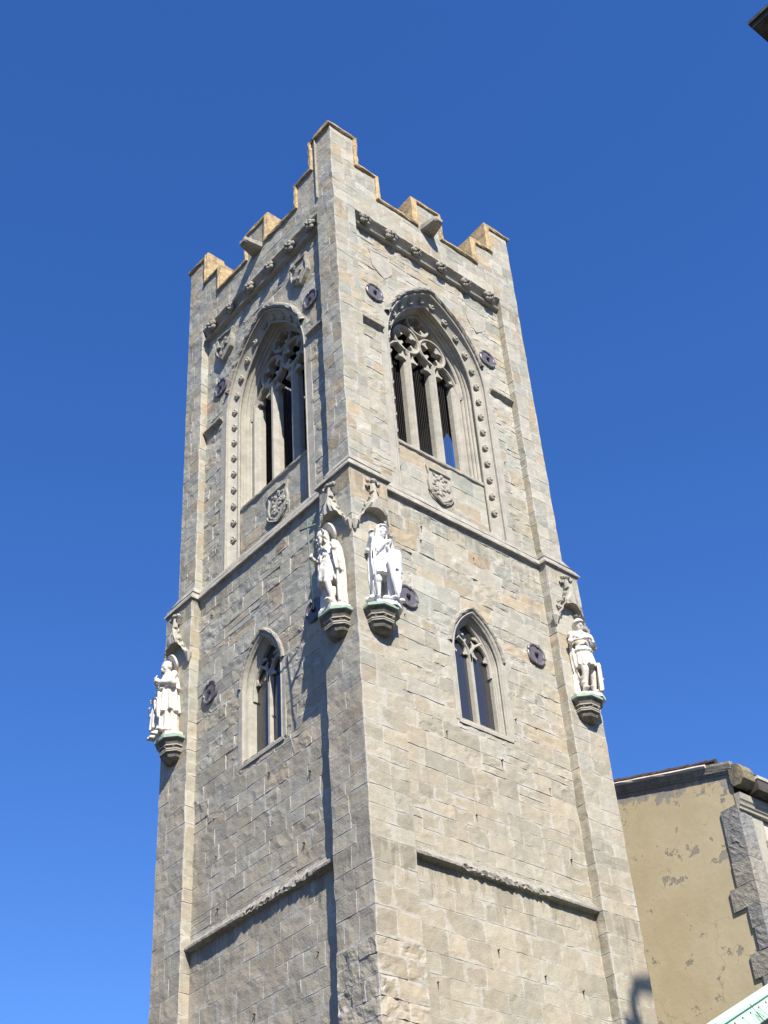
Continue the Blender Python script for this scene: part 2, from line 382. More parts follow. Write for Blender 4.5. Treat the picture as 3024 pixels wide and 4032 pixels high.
def sweep(mb, paths, ns, closed=False, wob=0.0, seed=3):
    """paths: one list of (u,z) per section point, all the same length; ns: depth of each section point"""
    k, m = len(paths), len(paths[0]); b = len(mb.v); ran = random.Random(seed)
    for p, n in zip(paths, ns):
        for (u, z) in p: mb.v.append((u+ran.uniform(-wob, wob), n+ran.uniform(-wob, wob), z+ran.uniform(-wob, wob)))
    for i in range(k if closed else k-1):
        j = (i+1) % k
        for q in range(m-1): mb.f.append((b+i*m+q, b+i*m+q+1, b+j*m+q+1, b+j*m+q))
    if closed:
        mb.f.append(tuple(b+i*m for i in range(k))); mb.f.append(tuple(b+i*m+m-1 for i in reversed(range(k))))

# ------------------------------------------------------------------ the tower
tower = empty('bell_tower'); tag(tower, 'square grey-beige stone bell tower with stepped battlements and tall arched belfry windows', 'tower')
BA = Arch(4.0, 32.3, 1.6, 26.15)          # belfry arch
LA = Arch(4.0, 21.5, 0.863, 19.5)         # lancet arch
WB, WL = -0.25, -0.06                     # wall planes, belfry and middle stage
E_, LO = 0.23, 0.23
def build_walls(face):
    hb = Hole(BA.path(2.14)); hl = Hole(LA.path(0.93))
    m = Masonry()
    m.sheet(face, WB, 0.85, 7.15, 26.1, 36.76, hb, (0.35, 1.15), 0.008, (-0.003, 0.012), rubble=0.25)
    m.build('belfry_wall', tower)
    m = Masonry(); m.sheet(face, WL, 1.04, 6.96, 18.2, 25.62, hl, (0.4, 1.25), 0.008, (-0.003, 0.012), rubble=0.22)
    m.sheet(face, WL, 1.04, 6.96, 15.55, 18.2, hl, (0.45, 1.2), 0.004, (-0.001, 0.007), rubble=0.05)
    m.build('middle_wall', tower)
    m = Masonry(); m.sheet(face, -0.05, 1.04, 6.96, 6.0, 15.4, None, (0.5, 1.15), 0.0025, (-0.001, 0.0035)); m.build('lower_wall', tower)
    # clasping corner strips, belfry stage
    m = Masonry()
    for u0, u1 in ((0.0, 0.85), (7.15, 8.0)): m.sheet(face, 0.0, u0, u1, 26.15, 37.2, None, (0.3, 0.6), 0.004, (-0.001, 0.006))
    for fu in ((0.85, 1), (7.15, -1)): m.sheet(face, 0, -0.32, 0.0, 26.15, 37.25, None, (0.5, 0.6), 0.006, (0.0, 0.01), fixed_u=fu)
    m.sheet(face, 0.0, 0.0, 8.0, 37.2, 38.36, None, (0.4, 1.1), 0.004, (-0.001, 0.006))
    for u0, u1, za, zb in ((0, 1.8, 38.36, 39.48), (6.27, 8, 38.36, 39.48), (3.58, 4.55, 38.36, 39.6), (0, .95, 39.48, 40.86), (7.12, 8, 39.48, 40.86)):
        m.sheet(face, 0.0, u0, u1, za, zb, None, (0.35, 0.8), 0.004, (-0.001, 0.006))
    m.build('belfry_corner_strip', tower)
    # broader corner strips below the string course
    m = Masonry()
    m.sheet(face, E_, -LO, 1.04, 13.15, 25.64, None, (0.45, 0.8), 0.004, (-0.001, 0.006))
    m.sheet(face, 0, -0.12, E_, 6.0, 25.66, None, (0.6, 0.7), 0.006, (0.0, 0.01), fixed_u=(1.04, 1)); m.build('lower_corner_strip', tower)
    m = Masonry(); m.sheet(face, E_, 6.96, 8+LO, 6.0, 25.64, None, (0.45, 0.85), 0.004, (-0.001, 0.006))
    m.sheet(face, 0, -0.12, E_, 6.0, 25.66, None, (0.6, 0.7), 0.006, (0.0, 0.01), fixed_u=(6.96, -1)); m.build('lower_corner_strip', tower)
    m = Masonry(); m.sheet(face, E_+0.03, -LO-0.03, 1.05, 6.0, 13.12, None, (0.4, 0.8), 0.016, (-0.008, 0.014)); 
    def chip(V): return V+0.016*vnoise(V*2.3, 9)+0.012*vnoise(V*6.5, 10)+0.008*vnoise(V*15, 11)
    m.build('rough_corner_base', tower, extra=chip)
for fc in (FR, FL): build_walls(fc)
mb = MB()                                   # sloping broken ledge where the rough base meets the corner strip
mb.add([(-.26, -.26, 13.12), (1.05, -.26, 13.12), (1.04, -.23, 13.2), (-.23, -.23, 13.2), (-.26, 1.05, 13.12), (-.23, 1.04, 13.2)], [(0, 1, 2, 3), (0, 3, 5, 4)])
mb.build('rough_ledge', M_WORN, tower)

# hidden sides, floors and roof that close the tower
def holed_wall(mb, face, n, u0, u1, z0, z1, path):
    """flat sheet with the arch opening left out"""
    ring = path; m = len(ring)
    outer = []
    for (u, z) in ring:
        if u <= 4.0-1e-6: outer.append((u0, max(z, z0)))
        elif u >= 4.0+1e-6: outer.append((u1, max(z, z0)))
        else: outer.append((4.0, z1))
    v = [(u, n, z) for u, z in ring]+[(u, n, z) for u, z in outer]; b = len(mb.v); mb.v += v
    for i in range(m-1): mb.f.append((b+i, b+i+1, b+m+i+1, b+m+i))
    k = len(mb.v); ap = max(range(m), key=lambda i: ring[i][1]); za = ring[ap-1][1]
    mb.v += [(u0, n, z1), (u1, n, z1), (u0, n, z0), (u1, n, z0)]
    mb.f.append((b+m+ap-1, k, b+m+ap)); mb.f.append((b+m+ap, k+1, b+m+ap+1)); 
    mb.f.append((k+2, b, b+m-1, k+3))
for fc in (FBR, FBL):
    mb = MB(); pth = BA.path(1.1, 28.6)
    if fc is FBL:
        holed_wall(mb, fc, 0.0, 0.0, 8.0, 26, 40.8, pth); holed_wall(mb, fc, -0.9, 0.9, 7.1, 28.0, 37.2, pth)
        sweep(mb, [pth, pth], [0.0, -0.9])
    else: mb.add([(0, 0, 26), (8, 0, 26), (8, 0, 40.8), (0, 0, 40.8)], [(0, 1, 2, 3)])
    mb.v = [fc.w(*p) for p in mb.v]
    link_mesh('rear_wall', mb.v, mb.f, M_WORN, tower)
    mb = MB(); mb.add([(-.23, .23, 0), (8.23, .23, 0), (8.23, .23, 26), (-.23, .23, 26)], [(0, 1, 2, 3)]); mb.add([(-.23, .23, 26), (8.23, .23, 26), (8, 0, 26.3), (0, 0, 26.3)], [(0, 1, 2, 3)])
    mb.v = [fc.w(*p) for p in mb.v]; link_mesh('rear_wall', mb.v, mb.f, M_WORN, tower)
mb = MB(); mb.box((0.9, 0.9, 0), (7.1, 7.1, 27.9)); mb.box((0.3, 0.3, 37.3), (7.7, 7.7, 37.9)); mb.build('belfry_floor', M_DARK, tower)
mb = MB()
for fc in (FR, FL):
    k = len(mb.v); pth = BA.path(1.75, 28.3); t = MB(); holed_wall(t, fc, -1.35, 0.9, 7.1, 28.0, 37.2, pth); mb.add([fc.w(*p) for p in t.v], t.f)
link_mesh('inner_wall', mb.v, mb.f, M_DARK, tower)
mb = MB(); mb.box((-.22, -.22, 0), (8.22, 8.22, 6.05)); mb.build('tower_base', M_WORN, tower)
# ------------------------------------------------------------------ string course and ledges
def plan_sweep(name, sections, mat, wob=0.008, seed=1):
    """course wrapped round the plan of corner strips and recessed wall of both visible faces; sections: [(n_strip, n_wall, z)]"""
    mb = MB(); ran = random.Random(seed)
    ust = [0.0, 0.35, 0.7, 1.05]; uw = [1.05+5.9*i/24 for i in range(25)]
    rows = []
    for ns, nw, z in sections:
        row = []
        def side(face):
            r = []
            a = ns
            # corner to strip end, back to the wall, along, out to far strip, past the far corner
            for u in (-a, 0.3, 0.7, 1.05+(ns-0.23)): r.append(face.w(u, a, z))
            for i in range(21):
                u = 1.05+(ns-0.23)+(5.9-2*(ns-0.23))*i/20; r.append(face.w(u, nw, z))
            for u in (6.95-(ns-0.23), 7.3, 7.7, 8+a): r.append(face.w(u, a, z))
            return r
        R_, L_ = side(FR), side(FL)
        row = L_[::-1][:-1]+R_
        rows.append(row)
    m = len(rows[0]); jit = [[(ran.uniform(-wob, wob), ran.uniform(-wob, wob), ran.uniform(-wob, wob)*0.6) for _ in range(m)] for _ in rows]
    for row, jr in zip(rows, jit): mb.v += [(p[0]+j[0], p[1]+j[1], p[2]+j[2]) for p, j in zip(row, jr)]
    for i in range(len(rows)-1):
        for q in range(m-1): mb.f.append((i*m+q, i*m+q+1, (i+1)*m+q+1, (i+1)*m+q))
    return mb.build(name, mat, tower)
plan_sweep('string_course', [(-0.02, -0.27, 26.46), (0.015, -0.235, 26.40), (0.14, -0.11, 26.13), (0.085, -0.165, 26.105), (0.085, -0.165, 26.05), (0.18, -0.05, 26.035),
                             (0.295, 0.055, 25.82), (0.305, 0.065, 25.76), (0.285, 0.04, 25.74), (0.25, -0.01, 25.75), (0.235, -0.04, 25.70), (0.215, -0.06, 25.60), (0.20, -0.1, 25.58)], M_LEDGE)
# copings of the belfry wall head: hollow with flowers between the corner strips
def line_sweep(name, face, u0, u1, sec, mat, nseg=40, wob=0.004, seed=2, mod=None):
    mb = MB(); ran = random.Random(seed)
    for i in range(nseg+1):
        u = u0+(u1-u0)*i/nseg
        for k, (n, z) in enumerate(sec):
            nn, zz = (n, z) if mod is None else mod(u, k, n, z, ran)
            mb.v.append(face.w(u, nn+ran.uniform(-wob, wob), zz+ran.uniform(-wob, wob)))
    q = len(sec)
    for i in range(nseg):
        for k in range(q-1): mb.f.append((i*q+k, i*q+k+1, (i+1)*q+k+1, (i+1)*q+k))
    mb.f.append(tuple(range(q))); mb.f.append(tuple(nseg*q+k for k in reversed(range(q))))
    return mb.build(name, mat, tower)
def flower_mesh(r):
    mb = MB(); ran = random.Random(5)
    mb.ball((0, 0.02, 0), r*0.62, 10, 6, (1, .7, 1))
    for k in range(5):
        a = 2*PI*k/5+0.3; mb.ball((r*0.62*math.cos(a), -0.02, r*0.62*math.sin(a)), r*0.46, 8, 5, (1, 0.75, 1))
    for k in range(5):
        a = 2*PI*k/5+0.95; mb.ball((r*0.5*math.cos(a), -0.07, r*0.5*math.sin(a)), r*0.27, 7, 4)
    mb.ball((0, -0.11, 0), r*0.3, 8, 5)
    mb.v = [(x+ran.uniform(-.012, .012), y+ran.uniform(-.012, .012), z+ran.uniform(-.012, .012)) for x, y, z in mb.v]
    return mb
def face_obj(o, face, u, n, z, s=1.0, tilt=0.0):
    """place an object modelled facing -y onto a tower face"""
    o.location = face.w(u, n, z); o.rotation_euler = (0, tilt, 0.0 if face.kind == 'R' else -PI/2); o.scale = (s, s, s)
fl0 = None
for fc in (FR, FL):
    line_sweep('wall_head_moulding', fc, 0.86, 7.14, [(0.004, 37.24), (0.015, 37.18), (-0.015, 37.15), (-0.09, 37.12), (-0.16, 37.05), (-0.20, 36.96), (-0.205, 36.88), (-0.17, 36.86),
               (-0.115, 36.855), (-0.095, 36.82), (-0.115, 36.775), (-0.19, 36.77), (-0.26, 36.75)], M_DRESS, 60, 0.006)
    for u in (1.25, 2.33, 3.40, 4.49, 5.59, 6.64):
        if fl0 is None: o = fl0 = flower_mesh(0.2).build('carved_flower', M_WORN, tower, True)
        else: o = fl0.copy(); C.objects.link(o); o.parent = tower
        face_obj(o, fc, u, -0.02+random.Random(u).uniform(-.02, .02), 36.97, random.Random(u+1).uniform(1.08, 1.25), random.Random(u+2).uniform(0, 1.2))
# lower drip ledge, broken away in its middle
def brk(r0, r1):
    def f(u, k, n, z, ran):
        if r0 < u < r1 and k in (1, 2, 3, 4, 5): return (min(n, 0.075)+ran.uniform(-0.03, 0.025), z+ran.uniform(-0.025, 0.025)+0.015)
        return n, z
    return f
for fc, r in ((FR, (2.5, 5.3)), (FL, (1.9, 4.6))):
    line_sweep('drip_ledge', fc, 1.045, 6.955, [(-0.06, 15.66), (0.0, 15.54), (0.10, 15.43), (0.13, 15.40), (0.13, 15.34), (0.10, 15.32), (0.0, 15.33), (-0.06, 15.30)], M_WORN, 90, 0.007, 4, brk(*r))
    for ua, ub in ((0.86, 1.80), (6.2, 7.14)):
        line_sweep('impost_band', fc, ua, ub, [(-0.26, 32.66), (-0.16, 32.56), (-0.10, 32.52), (-0.10, 32.47), (-0.18, 32.44), (-0.26, 32.36)], M_WORN, 8, 0.006)

# ------------------------------------------------------------------ battlement copings
OUT_A = [(-0.10, 40.86), (0.95, 40.86), (0.95, 39.48), (1.80, 39.48), (1.80, 38.36), (3.58, 38.36), (3.58, 39.60), (4.55, 39.60), (4.55, 38.36), (6.27, 38.36), (6.27, 39.48), (7.12, 39.48), (7.12, 40.86), (8.10, 40.86)]
def offset_path(pts, d):
    out = []
    for i, p in enumerate(pts):
        def nrm(a, b):
            dx, dz = b[0]-a[0], b[1]-a[1]; L = math.hypot(dx, dz); return (-dz/L, dx/L)
        n1 = nrm(pts[i-1], p) if i else None; n2 = nrm(p, pts[i+1]) if i < len(pts)-1 else None
        if n1 is None: o = n2
        elif n2 is None: o = n1
        else: o = (n1[0]+n2[0], n1[1]+n2[1])
        out.append((p[0]+d*o[0], p[1]+d*o[1]))
    return out
def dens(pts, st=0.22):
    out = [pts[0]]
    for a, b in zip(pts[:-1], pts[1:]):
        k = max(1, int(math.hypot(b[0]-a[0], b[1]-a[1])/st))
        out += [(a[0]+(b[0]-a[0])*i/k, a[1]+(b[1]-a[1])*i/k) for i in range(1, k+1)]
    return out
def dens_like(base, off, st=0.22):
    out = [off[0]]
    for (a, b), (c, d) in zip(zip(base[:-1], base[1:]), zip(off[:-1], off[1:])):
        k = max(1, int(math.hypot(b[0]-a[0], b[1]-a[1])/st))
        out += [(c[0]+(d[0]-c[0])*i/k, c[1]+(d[1]-c[1])*i/k) for i in range(1, k+1)]
    return out
for fc in (FR, FL):
    base = list(OUT_A)
    if fc.kind == 'L': base[0] = (0.80, 40.86)
    sec = [(-0.01, -0.03), (-0.005, 0.055), (0.03, 0.08), (0.09, 0.08), (0.11, 0.055), (0.15, 0.05), (0.19, 0.015), (0.19, -0.68), (0.08, -0.80), (-0.01, -0.80)]
    mb = MB(); sweep(mb, [dens_like(base, offset_path(base, d)) for d, n in sec], [n for d, n in sec], True, 0.015, 11)
    mb.build('coping', M_GOLD, tower, False, fc)
    mb = MB()                                # inner side of the parapet walls
    b0 = base if fc.kind == 'R' else [(0.8, 40.86)]+base[1:]
    for (a, b) in zip(b0[:-1], b0[1:]):
        if abs(a[1]-b[1]) < 1e-6: mb.add([(a[0], -0.72, 37.8), (b[0], -0.72, 37.8), (b[0], -0.72, b[1]), (a[0], -0.72, a[1])], [(0, 1, 2, 3)])
    mb.build('parapet_back', M_WORN, tower, False, fc)

# ------------------------------------------------------------------ rain spouts
for fc in (FR, FL):
    mb = MB(); pr = []
    for i, (n, hw, zb, zt) in enumerate([(-0.3, 0.30, 38.20, 38.48), (0.0, 0.29, 38.20, 38.47), (0.3, 0.235, 38.22, 38.46), (0.58, 0.18, 38.25, 38.45), (0.66, 0.13, 38.29, 38.44)]):
        pr += [(3.97-hw, n, zb+0.05), (3.97-hw*0.72, n, zb), (3.97+hw*0.72, n, zb), (3.97+hw, n, zb+0.05), (3.97+hw, n, zt), (3.97+hw*0.45, n, zt), (3.97+hw*0.3, n, zt-0.07), (3.97-hw*0.3, n, zt-0.07), (3.97-hw*0.45, n, zt), (3.97-hw, n, zt)]
    mb.add(pr, [(i*10+k, i*10+(k+1) % 10, (i+1)*10+(k+1) % 10, (i+1)*10+k) for i in range(4) for k in range(10)]+[tuple(range(10)), tuple(40+k for k in reversed(range(10)))])
    mb.build('rain_spout', M_WORN, tower, False, fc)

# ------------------------------------------------------------------ belfry windows
def ribbon(mb, pts, hw, nf, nb, ch=0.05):
    """tracery bar along pts in (u,z): flat narrow nose at depth nf, chamfered back to nb"""
    n = len(pts); b = len(mb.v); sec = [(-hw, nb), (-hw, nf-ch), (-hw*0.45, nf), (hw*0.45, nf), (hw, nf-ch), (hw, nb)]
    for i, p in enumerate(pts):
        a, c = pts[max(0, i-1)], pts[min(n-1, i+1)]; dx, dz = c[0]-a[0], c[1]-a[1]; L = math.hypot(dx, dz) or 1
        nx, nz = -dz/L, dx/L
        for (d, y) in sec: mb.v.append((p[0]+nx*d, y, p[1]+nz*d))
    for i in range(n-1):
        for k in range(6): mb.f.append((b+i*6+k, b+i*6+(k+1) % 6, b+(i+1)*6+(k+1) % 6, b+(i+1)*6+k))
    mb.f.append(tuple(b+k for k in range(6))); mb.f.append(tuple(b+(n-1)*6+k for k in reversed(range(6))))
def cusp(mb, p, q, wd, nf, nb):
    """pointed cusp from root p to tip q with hollow flanks"""
    dx, dz = q[0]-p[0], q[1]-p[1]; L = math.hypot(dx, dz); nx, nz = -dz/L, dx/L
    prof = [(0.0, 1.0), (0.18, 0.62), (0.45, 0.30), (0.78, 0.17), (1.0, 0.20)]
    left = [(p[0]+dx*t+nx*wd*h, p[1]+dz*t+nz*wd*h) for t, h in prof]; right = [(p[0]+dx*t-nx*wd*h, p[1]+dz*t-nz*wd*h) for t, h in prof]
    m = len(prof); b = len(mb.v)
    for y in (nf, nb):
        for a, c in zip(left, right): mb.v += [(a[0], y, a[1]), (c[0], y, c[1])]
    o = 2*m
    for i in range(m-1):
        k = b+2*i; mb.f += [(k, k+1, k+3, k+2), (k+o, k+o+2, k+o+3, k+o+1), (k, k+2, k+o+2, k+o), (k+1, k+o+1, k+o+3, k+3)]
    k = b+2*(m-1); mb.f += [(k, k+1, k+o+1, k+o)]
def wave(t): return 0.5-0.5*math.cos(PI*t)
NT = -0.90                                   # nose of the tracery
def circ(c, zc, r, a0=0.0, a1=2*PI, n=28, fz=1.0): return [(c+r*math.cos(a0+(a1-a0)*i/n), zc+fz*r*math.sin(a0+(a1-a0)*i/n)) for i in range(n+1)]
def tracery_belfry():
    mb = MB(); nf, nb = NT, NT-0.30
    r1, z1, r2, z2 = 0.52, 33.70, 0.44, 34.68
    for c in (4-0.53, 4+0.53):
        ribbon(mb, circ(c, z1, r1, fz=1.04), 0.048, nf, nb+0.06, 0.05)
        for k in range(4):
            a = PI/4+k*PI/2; cusp(mb, (c+(r1-0.03)*math.cos(a), z1+(r1-0.03)*math.sin(a)), (c+0.23*math.cos(a), z1+0.23*math.sin(a)), 0.24, nf-0.05, nb+0.06)
        sg = 1 if c > 4 else -1
        ribbon(mb, [(c-sg*0.02, 32.75), (c-sg*0.02, 33.0), (c-sg*0.05, 33.17), (c-sg*0.2, 33.24)], 0.055, nf-0.004, nb+0.05, 0.05)
        ribbon(mb, [(c+sg*0.0, 33.0), (c+sg*0.1, 33.18), (c+sg*0.40, 33.35), (c+sg*0.58, 33.25), (c+sg*0.78, 33.02), (c+sg*0.88, 32.78), (c+sg*0.92, 32.4)], 0.05, nf-0.006, nb+0.07, 0.05)
    ribbon(mb, circ(4, z2, r2, -1.25*PI, 0.25*PI), 0.048, nf-0.002, nb+0.065, 0.05)
    for k in range(4):
        a = PI/4+k*PI/2; cusp(mb, (4+(r2-0.03)*math.cos(a), z2+(r2-0.03)*math.sin(a)), (4+0.20*math.cos(a), z2+0.20*math.sin(a)), 0.20, nf-0.05, nb+0.06)
    for sg in (-1, 1): ribbon(mb, [(4+sg*0.40, 34.86), (4+sg*0.62, 34.70), (4+sg*0.74, 34.5)], 0.045, nf-0.008, nb+0.05, 0.05)
    ribbon(mb, BA.path(1.62, 32.4, 3), 0.05, nf+0.004, nb+0.04, 0.04)
    for c, wl, wr in ((4-1.03, 0.36, 0.39), (4.0, 0.39, 0.39), (4+1.03, 0.39, 0.36)):
        for sg, wd in ((-1, wl), (1, wr)):
            cusp(mb, (c+sg*wd, 32.93), (c+sg*0.14, 32.84), 0.22, nf-0.06, nb+0.06)
    return mb
def mullion(u, z0, z1, hw=0.125, nf=NT, dep=0.34):
    mb = MB(); sec = [(-hw, nf-dep), (-hw, nf-0.16), (-hw*0.78, nf-0.10), (-0.05, nf-0.02), (-0.04, nf), (0.04, nf), (0.05, nf-0.02), (hw*0.78, nf-0.10), (hw, nf-0.16), (hw, nf-dep)]
    rings = [(z0, 1.0), (z0+0.25, 1.0), (z1-0.25, 1.0), (z1-0.1, 0.85), (z1, 0.45)]
    for z, k in rings: mb.v += [(u+d*k, n, z) for d, n in sec]
    m = len(sec)
    for i in range(len(rings)-1):
        for k in range(m): mb.f.append((i*m+k, i*m+(k+1) % m, (i+1)*m+(k+1) % m, (i+1)*m+k))
    return mb
BSEC = [(2.30, -0.30), (2.29, -0.236), (2.045, -0.236), (2.035, -0.25), (2.025, -0.222), (2.0, -0.212), (1.975, -0.225), (1.975, -0.262), (1.985, -0.30), (1.945, -0.365), (1.87, -0.435), (1.79, -0.495), (1.745, -0.515),
        (1.745, -0.49), (1.715, -0.48), (1.685, -0.495), (1.68, -0.53), (1.735, -0.60), (1.74, -0.68), (1.70, -0.70), (1.685, -0.74), (1.70, -0.775), (1.665, -0.80), (1.65, -0.84), (1.655, -0.885), (1.63, -0.90), (1.61, -0.94), (1.60, -1.36)]
bf0 = None
def ball_flower():
    mb = MB(); mb.ball((0, 0, 0), 0.052, 9, 6)
    for k in range(14):
        a = 2*PI*k/14; mb.ball((0.082*math.cos(a), 0.015, 0.082*math.sin(a)), 0.036, 6, 4)
    mb.ball((0, 0.06, 0), 0.10, 10, 5, (1, 0.6, 1)); return mb
for fc in (FR, FL):
    # outer orders run down to the string course, the inner ones stop on the sill
    mb = MB(); k = 18
    sweep(mb, [BA.path(h, 26.2, 8) for h, n in BSEC[:k]], [n for h, n in BSEC[:k]], False, 0.0015)
    sweep(mb, [BA.path(h, 28.4, 6) for h, n in BSEC[k-1:]], [n for h, n in BSEC[k-1:]], False, 0.0015, 8)
    win = mb.build('belfry_window', M_DRESS, tower, False, fc)
    mb = MB()                                # weathered hood mould over the point
    hs = [(2.04, -0.26), (2.05, -0.17), (2.09, -0.125), (2.15, -0.13), (2.21, -0.19), (2.24, -0.26)]
    ah = Arch(4.0, 32.3, 1.6, 32.0, 30); pths = [[q for q in ah.path(h, 32.15, 1)][9:-9] for h, n in hs]
    sweep(mb, pths, [n for h, n in hs], False, 0.02, 21); mb.build('hood_mould', M_WORN, win, False, fc)
    tracery_belfry().build('tracery', M_DRESS, win, False, fc)
    for u, hw_ in ((4-0.51, 0.125), (4+0.51, 0.125), (4-1.47, 0.17), (4+1.47, 0.17)): mullion(u, 28.75, 33.1 if hw_ < 0.15 else 32.9, hw_).build('mullion', M_DRESS, win, False, fc)
    # sill and panel below it
    mb = MB(); sl = [(-0.62, 28.50), (-0.545, 28.54), (-0.535, 28.60), (-0.56, 28.65), (-0.98, 29.02), (-1.36, 29.30), (-1.36, 28.4)]
    nseg = 24; ran = random.Random(9)
    for i in range(nseg+1):
        u = 4-1.72+3.44*i/nseg; mb.v += [(u, n+ran.uniform(-.008, .008), z+ran.uniform(-.008, .008)) for n, z in sl]
    q = len(sl); mb.f += [(i*q+k2, i*q+k2+1, (i+1)*q+k2+1, (i+1)*q+k2) for i in range(nseg) for k2 in range(q-1)]
    mb.build('sill', M_DRESS, win, False, fc)
    ms = Masonry(); ms.sheet(fc, -0.60, 2.26, 5.74, 26.1, 28.52, None, (0.5, 1.1), 0.004, (-0.003, 0.006)); ms.build('sill_panel', win)
    mb = MB()
    for i in range(34):
        u = 4-1.24+2.48*i/33; mb.tube([(u, -1.30, 28.9), (u, -1.30, 34.3-0.9*abs(u-4)**1.5)], 0.011, 4)
    mb.build('bird_wires', M_DARK, win, False, fc)
    # ball flowers round the hollow
    ds = [0.27+0.64*i for i in range(14)]
    for sg in (1, -1):
        for d in ds:
            u, z = BA.point(1.865, sg*d)
            if z < 26.7: continue
            if bf0 is None: o = bf0 = ball_flower().build('ball_flower', M_DRESS, win, True)
            else: o = bf0.copy(); C.objects.link(o); o.parent = win
            face_obj(o, fc, u, -0.40, z, 1.12)

# ------------------------------------------------------------------ lancet windows of the middle stage
LSEC = [(1.01, -0.12), (1.0, -0.044), (0.875, -0.044), (0.865, -0.06), (0.855, -0.04), (0.835, -0.032), (0.815, -0.05), (0.8, -0.081), (0.785, -0.103), (0.775, -0.097), (0.765, -0.109), (0.78, -0.149), (0.785, -0.174), (0.755, -0.186), (0.735, -0.224), (0.715, -0.248), (0.705, -0.273), (0.69, -0.286), (0.68, -0.403)]
NL = -0.285
for fc in (FR, FL):
    mb = MB(); sweep(mb, [LA.path(h, 19.42, 5) for h, n in LSEC], [n for h, n in LSEC], False, 0.002, 4)
    win = mb.build('lancet_window', M_DRESS, tower, False, fc)
    hs = [(0.89, -0.07), (0.90, -0.01), (0.94, 0.012), (0.99, 0.0), (1.03, -0.07)]; ah = Arch(4.0, 21.5, 0.863, 21.3, 18)
    mb = MB(); sweep(mb, [ah.path(h, 21.45, 1)[3:-3] for h, n in hs], [n for h, n in hs], False, 0.012, 5); mb.build('hood_mould', M_WORN, win, False, fc)
    mb = MB(); nf, nb = NL, NL-0.11
    for sg in (-1, 1):
        ribbon(mb, [(4+sg*x, z) for x, z in ((0.0, 21.55), (0.015, 21.75), (0.07, 21.93), (0.18, 22.09), (0.36, 22.22), (0.50, 22.34), (0.56, 22.44))], 0.042, nf, nb, 0.04)
        ribbon(mb, [(4+sg*x, z) for x, z in ((0.69, 21.6), (0.665, 21.78), (0.60, 21.95), (0.50, 22.10), (0.36, 22.225))], 0.042, nf-0.004, nb+0.01, 0.04)
        cusp(mb, (4+sg*0.06, 21.86), (4+sg*0.24, 21.74), 0.17, nf-0.04, nb+0.02); cusp(mb, (4+sg*0.64, 21.84), (4+sg*0.46, 21.74), 0.17, nf-0.04, nb+0.02)
        cusp(mb, (4+sg*0.20, 22.10), (4+sg*0.09, 22.24), 0.13, nf-0.04, nb+0.02); cusp(mb, (4+sg*0.40, 22.42), (4+sg*0.15, 22.36), 0.17, nf-0.04, nb+0.02)
    ribbon(mb, LA.path(0.68, 21.3, 3), 0.04, nf+0.003, nb-0.01, 0.03)
    mb.build('tracery', M_DRESS, win, False, fc)
    mullion(4.0, 19.45, 21.85, 0.085, NL, 0.13).build('mullion', M_DRESS, win, False, fc)
    mb = MB(); sl = [(-0.03, 19.34), (-0.03, 19.43), (-0.06, 19.47), (-0.30, 19.56), (-0.50, 19.64), (-0.50, 19.3)]; q = len(sl)
    for i in range(13): mb.v += [(4-0.92+1.84*i/12, n, z+random.Random(i).uniform(-.006, .006)) for n, z in sl]
    mb.f += [(i*q+k, i*q+k+1, (i+1)*q+k+1, (i+1)*q+k) for i in range(12) for k in range(q-1)]+[tuple(range(q)), tuple(12*q+k for k in reversed(range(q)))]
    mb.build('sill', M_DRESS, win, False, fc)
    mb = MB(); pl = LA.path(0.70, 19.4, 1); mb.prism(pl, -0.40, -0.44); mb.build('window_pane', M_GLASS, win, False, fc)

# ------------------------------------------------------------------ wall anchors: lobed iron plates
def anchor_plate():
    mb = MB(); seg = 40
    def ring(rf, y): return [(rf(2*PI*k/seg)*math.cos(2*PI*k/seg), y, rf(2*PI*k/seg)*math.sin(2*PI*k/seg)) for k in range(seg)]
    lobe = lambda a: 0.30+0.035*abs(math.sin(2*a))**0.6-0.022
    rings = [ring(lambda a: lobe(a)+0.01, 0.03), ring(lambda a: lobe(a)+0.01, -0.05), ring(lambda a: lobe(a)-0.015, -0.075), ring(lambda a: lobe(a)-0.05, -0.06), ring(lambda a: 0.235, -0.03), ring(lambda a: 0.06, -0.025)]
    for r in rings: mb.v += r
    mb.f += [(i*seg+k, i*seg+(k+1) % seg, (i+1)*seg+(k+1) % seg, (i+1)*seg+k) for i in range(len(rings)-1) for k in range(seg)]
    mb.f.append(tuple((len(rings)-1)*seg+k for k in range(seg)))
    for k in range(4):
        a = k*PI/2; c, s_ = math.cos(a), math.sin(a)
        mb.tube([(0.23*c, -0.07, 0.23*s_), (0.305*c, -0.08, 0.305*s_)], [0.018, 0.024], 6)
    return mb
def anchor_boss():
    mb = MB(); mb.tube([(0, -0.02, 0), (0, -0.09, 0)], 0.055, 8); mb.tube([(0, -0.09, 0), (0.0, -0.13, -0.02)], [0.03, 0.022], 6)
    mb.tube([(-0.05, -0.05, 0.05), (0, -0.10, -0.07), (0.05, -0.05, 0.05)], 0.018, 6); return mb
ap0 = None
for fc, lst in ((FR, [(1.60, 33.98, WB), (6.31, 33.98, WB), (1.70, 22.50, WL), (6.24, 22.48, WL)]), (FL, [(1.60, 34.0, WB), (6.32, 33.98, WB), (1.72, 22.38, WL), (6.30, 22.35, WL)])):
    for u, z, n in lst:
        if ap0 is None:
            o = ap0 = anchor_plate().build('anchor_plate', M_IRON, tower, False); anchor_boss().build('anchor_bolt', M_DARK, o, False)
        else: o = copy_tree(ap0, tower)
        face_obj(o, fc, u, n+0.02, z, 1.08, 0.25 if fc.kind == 'R' else -0.2); o.scale = (1.08, 0.75, 1.08)

